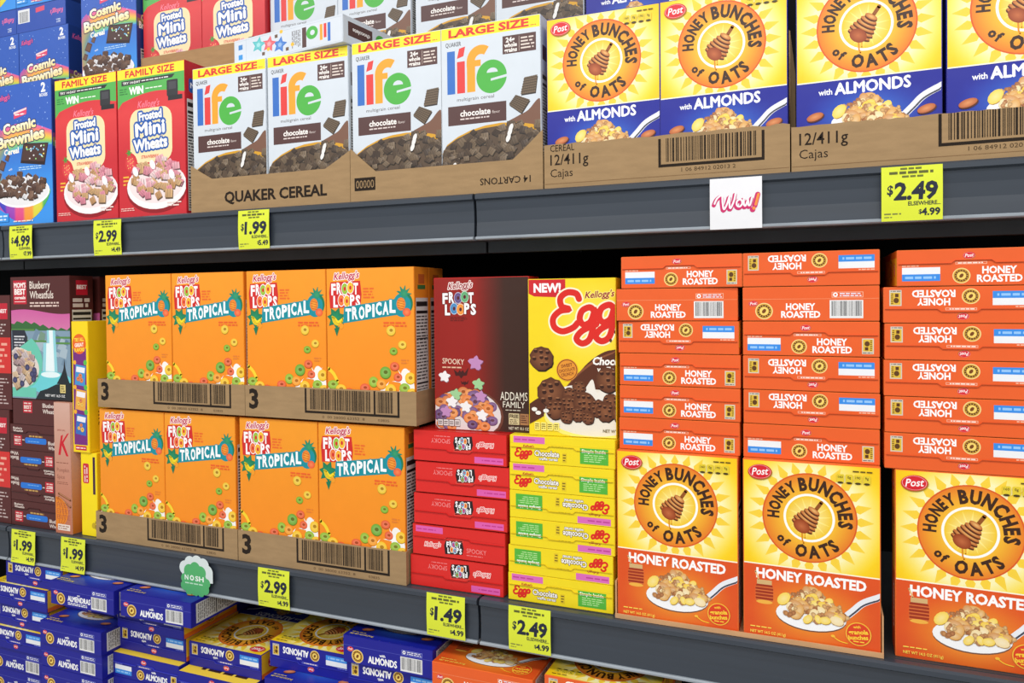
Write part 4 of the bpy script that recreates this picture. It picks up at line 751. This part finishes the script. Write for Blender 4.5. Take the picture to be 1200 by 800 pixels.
# ------------------------------------------------------------------ cardboard trays and cases
CB = (163, 134, 98); CBD = (140, 110, 78)
def wall_part(name, P, y0, t, parent, art=None, c=CB):
    """upright sheet with outline P of (x,z), front at y0"""
    n = len(P); V = [(x, y0, z) for x, z in P]+[(x, y0+t, z) for x, z in P]
    F = [tuple(range(n)), tuple(range(2*n-1, n-1, -1))]+[((i+1) % n, i, n+i, n+(i+1) % n) for i in range(n)]; K = [lin(c)]*(2*n)
    if art:
        b = len(V); V += [(x/100, y0-z-.0001, y/100) for x, y, z in art.V]; F += [tuple(i+b for i in f) for f in art.F]; K += [lin(k) for k in art.K]
    me = bpy.data.meshes.new(name); me.from_pydata(V, [], F); me.materials.append(M_board)
    at = me.color_attributes.new('Print', 'FLOAT_COLOR', 'POINT'); at.data.foreach_set('color', [q for k in K for q in k]); me.update()
    return obj(name, me, parent)
def tray(x0, x1, yf, z, d, outline, label, group, art=None, side_h=None, c=CB, t=.0022):
    w_ = x1-x0; r = empty('cardboard_tray', ((x0+x1)/2, yf+d/2, z)); tag(r, label, 'cardboard tray', group)
    P = [(x-w_/2, q) for x, q in outline]; hs = side_h or outline[-1][1]
    if art: art.V = [(x-w_*50, y, q) for x, y, q in art.V]
    wall_part('front_wall', P, -d/2, t, r, art, c)
    obj('tray_base', boxes_mesh('tray_base', [(-w_/2+.0005, -d/2+t+.0002, 0, w_/2-.0005, d/2-t-.0002, t, c)], M_board), r)
    for s in (-1, 1): obj('side_wall', boxes_mesh('side_wall', [(s*(w_/2-t/2)-t/2, -d/2+t+.0002, t+.0002, s*(w_/2-t/2)+t/2, d/2-t-.0002, hs, c)], M_board), r)
    obj('back_wall', boxes_mesh('back_wall', [(-w_/2, d/2-t, 0, w_/2, d/2, hs, c)], M_board), r)
    return r
def case(x0, x1, yf, z, d, h, label):
    w_ = x1-x0; r = empty('cardboard_case', ((x0+x1)/2, yf+d/2, z)); tag(r, label, 'cardboard box', 'closed cases under and behind the rows')
    obj('case_body', boxes_mesh('case_body', [(-w_/2, -d/2, 0, w_/2, d/2, h-.0004, CB)], M_board, .002), r)
    obj('packing_tape', boxes_mesh('packing_tape', [(-w_/2+.001, -.025, h-.0005, w_/2-.001, .025, h, (196, 170, 130))], M_board), r)
INK = (44, 36, 30)
def tropical_tray_art(w_, three_h=2.9):
    a = Art(); W = w_*100; a.text('3', 1.0, 1.7, 3.7, INK, w=2.3, bold=.05)
    x0, x1 = W-24.5, W-3.5; a.barcode(x0+.4, 1.5, x1-5.6, 5.9, seed=12, c=INK, n=60); a.barcode(x1-5.0, 1.5, x1-1.0, 5.9, seed=21, c=INK, n=18)
    for q in ((x0, 1.3, x1, 1.75), (x0, 1.3, x0+.42, 6.05), (x1-.42, 1.3, x1, 6.05), (x1-5.5, 1.5, x1-5.1, 6.05)): a.rect(*q, INK)
    a.text('0  00 38000 63352  8', x0+4, .45, .5, (100, 78, 56), w=9.5, bold=.0); a.text('03835', x1-4.6, .45, .45, (100, 78, 56), w=2.4, bold=0)
    return a
def hbo_tray_art(w_, full=True):
    a = Art(); W = w_*100
    if full: a.text('CEREAL', 1.1, 6.15, 1.1, INK, w=4.2, bold=0)
    a.text('12/411g', 1.1, 3.9, 1.75, INK, w=6.6, bold=.01); a.text('Cajas', 1.1, 1.9, 1.35, INK, w=3.9, bold=-.005)
    x0, x1 = W-19.6, W-3.6; a.barcode(x0+.3, 2.5, x1-.3, 6.7, seed=33, c=INK, n=56)
    for q in ((x0, 2.2, x1, 2.65), (x0, 2.2, x0+.4, 6.7), (x1-.4, 2.2, x1, 6.7)): a.rect(*q, INK)
    a.text('1 06 84912 02013 2', x0+3.6, 1.35, .6, (84, 66, 48), w=8.2, bold=0); a.rect(0.1, .75, W-.1, .85, CBD)
    return a
def hump(w_, ends, low, j=0.0):
    L = [(0, 0), (w_, 0), (w_, ends)]; n = 14; pts = []
    for i in range(1, n):
        x = w_*(1-i/n); e = min(x, w_-x)/w_; t = min(1, e/.14); s = t*t*(3-2*t); pts.append((x, ends+(low-ends)*s))
    return L+pts+[(0, ends)]

# ------------------------------------------------------------------ upper shelf, front row
ZU1 = ZU+.0004; ZT = ZU+.0004+.0027
put(cosmic, 'stand', -1.618, .009, ZU1, 'blue brownie cereal box in front at the left picture edge, left of the red boxes', 'brownie cereal boxes', right=True, parts=('front_panel', 'side_panel'))
put(wheats, 'stand', -1.606, .008, ZU1, 'red family size wheat cereal box on the upper shelf beside the front blue brownie box', 'front pair of red wheat cereal boxes')
put(wheats, 'stand', -1.412, .008, ZU1, 'red family size wheat cereal box on the upper shelf beside the white large size boxes', 'front pair of red wheat cereal boxes', parts=('front_panel', 'side_panel'))
LX = (-1.2015, -1.0095, -.8135, -.6262); LZ = life
ll = ('left one in the left cardboard tray', 'right one in the left cardboard tray', 'left one in the right tray', 'rightmost, beside the yellow boxes')
for k in range(4): put(life, 'stand', LX[k]+.001, .0090, ZT, 'white large size chocolate cereal box in front, '+ll[k], 'front row of white chocolate cereal boxes', parts=('front_panel', 'side_panel'))
wl = .386; al = Art(); al.text('QUAKER CEREAL', 8.8, 1.7, 2.1, INK, w=24.8, bold=.045)
tray(-1.2045, -.8165, .0045, ZU1, .2, hump(.388, .097, .067), 'brown display tray holding the left pair of white chocolate cereal boxes', 'trays of white chocolate cereal boxes', al, side_h=.06)
al = Art(); al.rect(.9, 2.0, 5.4, 4.4, INK); al.text('00000', 1.2, 2.45, 1.5, CB, w=3.9, bold=.0); al.text('14 CARTONS', 36.0, 2.55, 1.15, INK, w=9.4, bold=.015, rot=PI)
tray(-.8155, -.4335, .0045, ZU1, .2, hump(.382, .1, .054), 'brown display tray holding the right pair of white chocolate cereal boxes', 'trays of white chocolate cereal boxes', al, side_h=.05)
put(almond, 'stand', -.4275, .0115, ZT+.0005, 'yellow and blue almond cereal box on the upper shelf right beside the white boxes', 'upper row of almond cereal boxes', tilt=-.0)
put(almond, 'stand', -.237, .0108, ZT+.0005, 'yellow and blue almond cereal box above the tray barcode left of the small white sign', 'upper row of almond cereal boxes')
put(almond, 'stand', -.0345, .0108, ZT+.0005, 'yellow and blue almond cereal box on the upper shelf, second from the right picture edge', 'upper row of almond cereal boxes')
put(almond, 'stand', .161, .0108, ZT+.0005, 'yellow and blue almond cereal box cut by the right picture edge on the upper shelf', 'upper row of almond cereal boxes')
R = random.Random(2)
def torn(w_, h): return [(0, 0), (w_, 0), (w_, h-.001)]+[(w_*(1-i/40), h+R.uniform(-.0012, .0012)) for i in range(1, 40)]+[(0, h)]
tray(-.4315, -.0435, .006, ZU1, .2, torn(.388, .073), 'brown torn-edge tray printed 12/411g under the left two almond cereal boxes', 'trays of almond cereal boxes', hbo_tray_art(.388), side_h=.07)
tray(-.0415, .36, .006, ZU1, .2, torn(.4015, .067), 'brown torn-edge tray printed 12/411g under the right two almond cereal boxes', 'trays of almond cereal boxes', hbo_tray_art(.388, False), side_h=.065)

# ------------------------------------------------------------------ upper shelf, rows behind
case(-1.60, -1.205, .225, ZU1, .28, .31, 'closed brown case behind the front red wheat cereal boxes')
case(-1.198, -.823, .212, ZU1, .29, .293, 'closed brown case behind the left pair of white chocolate cereal boxes')
case(-.815, -.436, .212, ZU1, .29, .293, 'closed brown case behind the right pair of white chocolate cereal boxes')
case(-.43, -.05, .212, ZU1, .29, .2805, 'closed brown case behind the left two upper almond cereal boxes')
ZB = ZU1+.31+.0005
tray(-1.5895, -1.2005, .232, ZB, .26, [(0, 0), (.389, 0), (.389, .122), (0, .122)], 'plain brown tray holding the rear pair of red wheat cereal boxes', 'trays of the rear row', None, side_h=.122, c=(176, 140, 100))
put(wheats, 'stand', -1.5865, .2375, ZB+.0026, 'red wheat cereal box in the rear tray beside the blue brownie box', 'rear pair of red wheat cereal boxes')
put(wheats, 'stand', -1.3945, .2375, ZB+.0026, 'red wheat cereal box in the rear tray beside the rear white boxes', 'rear pair of red wheat cereal boxes')
ZB = ZU1+.293+.0005
lb = ('leftmost, above the starry box', 'second from left, above the starry box end', 'third from left, behind the front right pair', 'rightmost, beside the rear blue box')
for k, x in enumerate((-1.1985, -1.0095, -.81, -.621)): put(life, 'stand', x, .25, ZB, 'white chocolate cereal box in the rear row, '+lb[k], 'rear row of white chocolate cereal boxes', parts=('front_panel', 'side_panel'))
put(almond, 'stand', -.4285, .25, ZU1+.281, 'blue almond cereal box in the rear row showing only its lower blue band', 'upper row of almond cereal boxes')
put(starry, 'flat_side', -1.1, .012, ZT+.2935, 'white cereal box with coloured stars lying on top of the front white boxes', None, yaw=-.13, parts=('side_panel', 'top_panel', 'front_panel'))
case(-2.27, -1.875, .25, ZU1, .26, .2395, 'closed brown case behind the front blue brownie box')
ZC = ZU1+.24
put(cosmic, 'stand', -1.8705, .25, ZC, 'blue brownie box standing in the rear left stack under the barcode end', 'brownie cereal boxes', right=True, parts=('front_panel', 'side_panel'))
put(cosmic, 'stand', -2.0665, .25, ZC-.0, 'blue brownie box in the rear at the left picture edge, half cut off', 'brownie cereal boxes', right=True)
def cosmic_lying(xr, z, label):
    r = put(cosmic, 'top_up', xr, .252, z, label, 'brownie cereal boxes', right=True, parts=('top_panel',))
    return r
cosmic_lying(-1.8815, ZC+.3285, 'blue brownie cereal box lying flat with its white barcode end out, upper left')
cosmic_lying(-2.0765, ZC+.3285-.0, 'blue brownie cereal box lying flat at the upper left picture edge, beside the barcode end')
put(cosmic, 'stand', -1.8815, .252, ZC+.399, 'blue brownie cereal box at the top picture edge standing on the barcode end', 'brownie cereal boxes', right=True, parts=('front_panel', 'side_panel'))
put(cosmic, 'stand', -2.0765, .252, ZC+.399, 'blue brownie cereal box in the top left picture corner, only its lower end in view', 'brownie cereal boxes', right=True)
case(-1.79, -1.605, .215, ZU1, .3, .338, 'closed brown case under the rear blue brownie box beside the red boxes')
put(cosmic, 'stand', -1.7865, .222, ZU1+.3385, 'blue brownie box with its brownie picture, in the rear beside the rear red boxes', 'brownie cereal boxes', parts=('front_panel', 'side_panel'))

# ------------------------------------------------------------------ lower shelf, left end
ZL1 = ZL+.0004
put(plainm, 'stand', -1.7845, .012, ZL1, 'maroon cereal box at the left picture edge, lower one, red band on its side', 'maroon boxes at the left edge', right=True)
put(plainm, 'stand', -1.7745, .012, ZL1+.272, 'maroon cereal box at the left picture edge, upper one beside the waterfall box', 'maroon boxes at the left edge', right=True)
mm = [('top_dn', -1.7975), ('top_up', -1.798), ('top_up', -1.79), ('top_dn', -1.783), ('bot_up', -1.776)]
ord5 = ('bottom', 'second from bottom', 'middle', 'second from top', 'topmost')
for k, (md, x) in enumerate(mm):
    put(momsend, md, max(x, -1.7835)+(.0 if k < 4 else .004), .012, ZL1+k*.06, 'maroon blueberry cereal box lying flat, %s in the stack under the waterfall box' % ord5[k], 'maroon boxes lying in a stack', parts=('bottom_panel',) if md == 'bot_up' else ('top_panel', 'tuck_flap'))
put(blueb, 'stand', -1.7725, .012, ZL1+.3005, 'maroon blueberry cereal box with a waterfall picture standing on the lying stack', 'standing blueberry cereal boxes', parts=('front_panel', 'side_panel'))
put(blueb, 'stand', -1.7675, .085, ZL1+.3005, 'maroon blueberry cereal box right behind the waterfall box, only its side showing', 'standing blueberry cereal boxes', parts=('front_panel', 'side_panel'))
put(spice, 'stand_side', -1.5685, .003, ZL1, 'pale pink pumpkin spice cereal box with its narrow side out, beside the maroon stack', None, right=True, parts=('side_panel', 'back_panel'))
put(yelend, 'side_end', -1.549, .012, ZL1, 'plain yellow cereal box lying on its side, under the purple and yellow box', None, parts=('top_panel',))
put(variety, 'stand_side', -1.5665, .008, ZL1+.1875, 'yellow cereal box with a purple narrow side and orange oval, beside the orange tray', None, parts=('side_panel', 'back_panel'))

# ------------------------------------------------------------------ lower shelf, tropical trays (two by two)
def trop(x0, x1, yf, z, bx, where, sides=False):
    w_ = x1-x0; a = tropical_tray_art(w_)
    tray(x0, x1, yf, z, .3, [(0, 0), (w_, 0), (w_, .0615), (0, .0615)], 'brown cardboard tray printed with a 3 and a barcode, '+where[0], 'trays of orange tropical cereal boxes', a, side_h=.0615)
    for x, l in zip(bx, where[1:]): put(tropical, 'stand', x, yf+.0042, z+.0027, 'orange tropical fruit ring cereal box, '+l, 'orange tropical cereal boxes', parts=('front_panel', 'side_panel'))
trop(-1.4945, -1.0965, .004, ZL1, (-1.484, -1.2925), ('lower left one of the four', 'first from left in the bottom row', 'second from left in the bottom row'))
trop(-1.0945, -.7055, .004, ZL1, (-1.091, -.899), ('lower right one of the four', 'third from left in the bottom row', 'rightmost in the bottom row beside the red stack'))
ZT2 = ZL1+.0027+.286+.0055
trop(-1.479, -1.0705, .002, ZT2, (-1.456, -1.264), ('upper left one of the four', 'first from left in the top row', 'second from left in the top row'))
trop(-1.0695, -.6795, .002, ZT2, (-1.0662, -.8742), ('upper right one of the four', 'third from left in the top row', 'rightmost in the top row beside the dark red box'))
put(tropical, 'stand', -.8742, .0625, ZT2+.0027, 'orange tropical fruit ring cereal box right behind the rightmost top row box, a sliver showing', 'orange tropical cereal boxes', parts=('side_panel',))

# ------------------------------------------------------------------ lower shelf, red and yellow stacks
rs = [(-.703, 'top_up'), (-.697, 'top_dn'), (-.6945, 'top_up'), (-.691, 'top_up'), (-.693, 'top_up')]
for k, (x, md) in enumerate(rs): put(spooky, md, x, .015, ZL1+k*.0575, 'flat red cereal box beside the orange trays, %s in its stack of five' % ord5[k], 'red boxes lying in a stack', parts=('top_panel', 'tuck_flap'), yaw=(.004, -.006, .003, .01, -.004)[k])
ys = [(-.5085, 'top_dn'), (-.507, 'top_up'), (-.5045, 'top_up'), (-.504, 'top_up'), (-.5035, 'top_dn'), (-.503, 'top_dn')]
ord6 = ('bottom', 'second from bottom', 'third from bottom', 'third from top', 'second from top', 'topmost')
for k, (x, md) in enumerate(ys): put(waffle, md, x, .015, ZL1+k*.0480, 'yellow chocolate waffle cereal box lying flat, %s in its stack of six' % ord6[k], 'yellow boxes lying in a stack', parts=('top_panel', 'tuck_flap'), yaw=(.003, -.003, .004, 0, -.004, .003)[k])
put(spooky, 'stand', -.6585, .035, ZL1+4*.0575+.0561, 'dark red spooky cereal box with purple and orange rings, standing on the red stack', None, yaw=.02)
put(wafflec, 'stand', -.470, .025, ZL1+5*.048+.0481, 'yellow chocolate waffle cereal box with NEW on its corner, standing on the yellow stack', None, yaw=.07, parts=('front_panel', 'left_side_panel'))

# ------------------------------------------------------------------ lower shelf, honey roasted boxes
tr = tray(-.315, .0805, .004, ZL1, .3, [(0, 0), (.3955, 0), (.3955, .0072), (0, .0072)], 'low brown cut-down tray under the two left honey roasted boxes', None, None, side_h=.06, c=(206, 160, 116))
col = ('left', 'middle', 'right')
for k, x in enumerate((-.3115, -.1135, .0965)):
    put(honey, 'stand', x, (.0085, .0085, .02)[k], ZL1+(.0028 if k < 2 else 0), 'upright yellow and orange honey roasted box, '+('left one of three, beside the yellow stack', 'middle one of three', 'rightmost, cut by the picture edge')[k], 'standing honey roasted boxes', parts=('front_panel', 'side_panel', 'left_side_panel'))
OM = [[(-.3095, 'top_dn', 0), (-.3085, 'top_dn', 0), (-.3085, 'top_dn', .004), (-.3095, 'top_up', -.003), (-.3185, 'bot_up', .05), (-.3045, 'top_dn', 0)],
      [(-.1135, 'top_dn', 0), (-.1135, 'top_up', .004), (-.1135, 'top_up', 0), (-.113, 'top_dn', -.003), (-.1135, 'bot_up', 0), (-.1135, 'top_up', .003)],
      [(.083, 'top_up', 0), (.0835, 'top_up', 0), (.082, 'top_up', .003), (.0835, 'top_up', 0), (.0825, 'top_up', -.003), (.0965, 'top_dn', .02)]]
for c in range(3):
    for k, (x, md, yw) in enumerate(OM[c]):
        z = ZL1+(.2715+.0035 if c < 2 else .2722)+k*.0525
        put(honey, md, x, .02, z, 'flat orange honey roasted box, %s of six in the %s orange stack' % (ord6[k], col[c]), 'orange boxes lying in stacks', yaw=yw, parts=('bottom_panel', 'side_panel') if md == 'bot_up' else ('top_panel', 'tuck_flap', 'left_side_panel'))

# ------------------------------------------------------------------ bottom deck, blue almond boxes
T = .0515
def blue(kind, md, x, yf, top, label, right=False, yaw=0):
    parts = {'top_up': ('top_panel', 'tuck_flap', 'front_panel', 'left_side_panel'), 'bot_up': ('bottom_panel', 'front_panel', 'side_panel'), 'top_dn': ('top_panel', 'tuck_flap', 'back_panel', 'side_panel')}[md]
    return put(kind, md, x, yf, top-T, label, 'boxes lying on the bottom deck', right=right, yaw=yaw, parts=parts)
bl = 'flat blue almond box '
blue(almond, 'top_up', -1.602, .002, .8455, bl+'at the lower left edge, topmost there, tight under the rail', True)
blue(almond, 'top_up', -1.646, -.004, .7935, bl+'at the lower left edge, second from top, yellow face showing', True)
blue(almond, 'top_up', -1.651, .003, .7415, bl+'at the lower left edge, third from top', True)
blue(almond, 'top_up', -1.664, -.004, .6895, bl+'at the lower left edge, fourth from top', True)
blue(almond, 'bot_up', -1.662, .001, .6375, bl+'at the lower left edge, fifth from top, barcode end out', True)
blue(almond, 'bot_up', -1.662, .003, .5855, bl+'in the bottom left picture corner, lowest of its stack', True)
blue(almendras, 'bot_up', -1.570, -.05, .8455, 'blue cereal box lettered ALMENDRAS lying flat under the second price tag')
blue(almond, 'top_dn', -1.638, .034, .7935, bl+'and pushed back beneath the box lettered ALMENDRAS')
blue(almond, 'bot_up', -1.630, -.033, .7415, bl+'with its bowl picture facing up, two below the box lettered ALMENDRAS')
blue(almond, 'bot_up', -1.632, -.030, .6895, bl+'just below the box with the bowl picture facing up')
blue(almond, 'bot_up', -1.632, -.030, .6375, bl+'at the bottom picture edge in the second stack from the left')
blue(almond, 'bot_up', -1.371, -.042, .8455, bl+'below the green sticker, topmost of the third stack, barcode end out', yaw=.02)
blue(almond, 'top_up', -1.4355, .005, .7925, bl+'in the third stack, second from top, orange side showing')
blue(almond, 'top_up', -1.4395, .014, .7405, bl+'in the third stack, third from top, over a yellow strip')
blue(almond, 'top_dn', -1.4405, -.004, .6885, bl+'face down in the third stack, its yellow back edge showing')
blue(almond, 'bot_up', -1.4405, -.004, .6365, bl+'at the bottom picture edge in the third stack')
blue(almond, 'top_up', -1.2435, .018, .7355, bl+'with its whole sun emblem up, left of the 2.99 tag')
blue(almond, 'top_dn', -1.2465, -.010, .6835, bl+'face down under the box with the whole sun emblem')
blue(almond, 'top_up', -1.031, .018, .7705, bl+'with its sun emblem half hidden, below the 2.99 tag')
blue(almond, 'bot_up', -1.0115, -.022, .7185, bl+'at the bottom picture edge below the 2.99 tag')
blue(almond, 'bot_up', -.8385, -.005, .8225, bl+'with barcode end out, topmost, left of the 1.49 tag')
blue(almond, 'top_up', -.8345, .004, .7705, bl+'at the bottom picture edge, lowest beside the orange box')
put(honey, 'bot_up', -.6415, -.02, .812-T, 'orange honey roasted box lying at the bottom edge with its spoon picture facing up', 'boxes lying on the bottom deck', parts=('bottom_panel', 'front_panel', 'side_panel'))
put(honey, 'top_up', -.4345, -.008, .820-T, 'honey roasted box at the bottom edge with its yellow sun side facing up', 'boxes lying on the bottom deck', parts=('top_panel', 'tuck_flap', 'front_panel', 'left_side_panel'))
ZD1 = ZD+.0004
for x0, x1, yf, top, l in ((-1.85, -1.665, .01, .534, 'left edge stack'), (-1.625, -1.445, -.02, .586, 'second blue stack'), (-1.437, -1.255, .005, .585, 'third blue stack'), (-1.242, -1.06, 0, .632, 'box with the sun emblem up'), (-1.005, -.83, -.01, .667, 'boxes below the 2.99 tag'),
                           (-.825, -.65, .01, .719, 'boxes left of the 1.49 tag'), (-.635, -.455, -.01, .7605, 'orange box with the spoon up'), (-.43, -.25, 0, .7685, 'honey box with the sun up')):
    case(x0, x1, yf, ZD1, .25, top-ZD1-.0006, 'closed brown case on the bottom deck carrying the '+l)

# ------------------------------------------------------------------ price tags, sign, sticker
def price_tag(xc, z, price, was, label, w_=7.6, curl=0.0):
    a = Art(); W = w_; H = 7.6; K = (40, 44, 60); a.rect(0, 0, W, H, (222, 232, 62))
    a.lines(2.4, H-.55, W-2.4, H-.15, 1, (110, 116, 50), fill=.7); a.lines(1.0, H-1.15, W-1.0, H-.65, 1, (96, 100, 46), fill=.75, rag=.1); a.lines(2.6, H-1.65, W-2.2, H-1.25, 1, (110, 116, 50), fill=.7)
    a.text('$', .7, H-3.9, 1.3, K, w=.75, bold=.03, shear=.05); a.text(price, 1.55, H-4.6, 2.3, K, w=5.4, bold=.055, shear=.06)
    a.text('ELSEWHERE...', W-.25, H-5.5, .55, K, w=4.0, al='r', bold=.03); a.text('$', W-2.95, H-6.7, .6, K, bold=.02); a.text(was, W-.3, H-6.9, .95, K, w=2.3, al='r', bold=.05)
    a.lines(.35, H-6.8, 2.6, H-6.4, 1, (120, 124, 70)); a.lines(.35, H-7.2, 1.4, H-6.9, 1, (130, 134, 70))
    bend = lambda u, v: -.0016*math.sin(PI*min(1, max(0, v/.076)))-curl*(max(0, .03-v)/.03)**2
    o = obj('price_tag', tagmesh(a, W, H, bend)); o.location = (xc, -.0066, z); tag(o, label, 'price tag', 'yellow price tags')
def tagmesh(a, W, H, bend, name='price_tag'):
    """a bent card: front from the printed art, back and edge from the same outline"""
    g = Art(); n = 12
    V = []; F = []; K = []
    for j in range(n+1):
        for x in (-W/200, W/200):
            v = H/100*j/n; V.append((x, bend(x, v), v)); K.append(lin((222, 232, 62) if name == 'price_tag' else (236, 236, 240)))
    F += [(2*i, 2*i+1, 2*i+3, 2*i+2) for i in range(n)]
    b = len(V)
    for j in range(n+1):
        for x in (-W/200, W/200): v = H/100*j/n; V.append((x, bend(x, v)+.0004, v)); K.append(lin((200, 205, 120)))
    F += [(b+2*i+1, b+2*i, b+2*i+2, b+2*i+3) for i in range(n)]+[(2*i, b+2*i, b+2*i+2, 2*i+2) for i in range(n)]+[(2*i+1, 2*i+3, b+2*i+3, b+2*i+1) for i in range(n)]
    b = len(V); first = True; skip = 4
    for i, (x, y, z) in enumerate(a.V): V.append((x/100-W/200, bend(x/100, y/100)-z-.0001, y/100)); K.append(lin(a.K[i]))
    F += [tuple(i+b for i in f) for f in a.F if min(f) >= skip]
    me = bpy.data.meshes.new(name); me.from_pydata(V, [], F); me.materials.append(M_paper)
    at = me.color_attributes.new('Print', 'FLOAT_COLOR', 'POINT'); at.data.foreach_set('color', [q for k in K for q in k]); me.update(); return me
zt = ZU-.0795
price_tag(-1.706, zt, '4.99', '7.99', 'yellow price tag reading 4.99 under the front blue brownie box')
price_tag(-1.431, zt, '2.99', '4.49', 'yellow price tag reading 2.99 under the red wheat cereal boxes', w_=8.2)
price_tag(-1.034, zt, '1.99', '5.49', 'yellow price tag reading 1.99 under the tray lettered in black below white boxes')
price_tag(.116, zt, '2.49', '4.99', 'yellow price tag reading 2.49 on the upper rail right of the small white sign')
zt = ZL-.0785
price_tag(-1.717, zt, '1.99', '4.99', 'yellow price tag reading 1.99 under the stack of maroon boxes', w_=8.0, curl=.004)
price_tag(-1.554, zt, '1.99', '4.99', 'yellow price tag reading 1.99 under the pumpkin spice and yellow boxes', curl=.004)
price_tag(-.998, zt, '2.99', '4.99', 'yellow price tag reading 2.99 under the orange tropical boxes')
price_tag(-.62, zt+.002, '1.49', '4.99', 'yellow price tag reading 1.49 under the red stack')
price_tag(-.461, zt+.002, '2.49', '4.99', 'yellow price tag reading 2.49 on the lower rail under the yellow stack')
a = Art(); a.rect(0, 0, 7.6, 7.7, (236, 236, 242))
WV = [[(.7, 3.9), (1.1, 4.7), (1.8, 5.1), (1.9, 4.0), (2.1, 3.0), (2.6, 3.9), (2.95, 5.0), (2.9, 3.9), (3.05, 3.1), (3.6, 4.3), (3.8, 5.3)], [(4.4, 4.4), (4.0, 4.1), (4.0, 3.5), (4.4, 3.3), (4.75, 3.7), (4.7, 4.2), (4.35, 4.4)], [(5.0, 4.5), (5.0, 3.6), (5.25, 3.4), (5.6, 4.2), (5.65, 3.5), (5.9, 3.5), (6.2, 4.6)]]
for P in WV: a.stroke([(x-.12, y-.22) for x, y in catmull(P, 6)], .62, (206, 50, 110))
a.stroke([(6.55, 3.3), (7.0, 5.0)], .75, (206, 50, 110)); a.ell(6.25, 2.75, .4, .4, (206, 50, 110))
for P in WV: a.stroke(catmull(P, 6), .26, (250, 246, 250))
a.stroke([(6.7, 3.5), (7.1, 5.0)], .36, (246, 150, 70)); a.ell(6.45, 2.95, .24, .24, (246, 150, 70))
o = obj('promo_sign', tagmesh(a, 7.6, 7.7, lambda u, v: -.001*math.sin(PI*min(1, max(0, v/.077))), 'promo_sign')); o.location = (-.1205, -.0066, ZU-.0805); tag(o, 'small white sign with pink WOW lettering on the upper shelf rail', 'sign')
# green cloud shaped sticker
a = Art(); gn = (86, 176, 110)
bumps = [(1.2, 5.6, 1.5), (2.6, 6.7, 1.5), (4.4, 7.0, 1.5), (6.1, 6.6, 1.5), (7.1, 5.3, 1.5), (7.4, 4.2, 1.2)]
for x, y, r in bumps: a.ell(x, y, r, r, (216, 226, 226), n=18)
a.rect(6.4, 3.2, 8.6, 5.6, (216, 226, 226)); a.ell(4.3, 4.4, 3.9, 3.0, (216, 226, 226))
for x, y, r in ((1.2, 3.4, 1.1), (1.0, 1.9, 1.0), (2.2, .9, .9), (3.8, .8, .9), (5.4, .9, .9), (6.5, 1.7, 1.1), (6.9, 3.0, 1.0), (2.4, 5.0, 1.5), (3.9, 5.7, 1.4), (5.4, 5.0, 1.4)): a.ell(x, y, r, r, gn, n=18)
a.ell(4.0, 3.0, 3.1, 2.7, gn); a.text('N', 1.1, 3.2, 1.0, (236, 246, 238), bold=.04); a.ring(3.05, 3.7, .28, .55, (236, 246, 238), n=16); a.text('SH', 3.9, 3.2, 1.0, (236, 246, 238), w=2.3, bold=.04); a.lines(1.2, 2.3, 6.2, 2.8, 1, (190, 226, 200), fill=.5)
o = obj('shelf_sticker', art_mesh('shelf_sticker', [(a, lambda u, v, w: (u-.043, -w, v))], M_paper)); o.location = (-1.195, -.0068, ZL-.0835); tag(o, 'green and white cloud shaped NOSH sticker on the lower shelf rail', 'sticker')
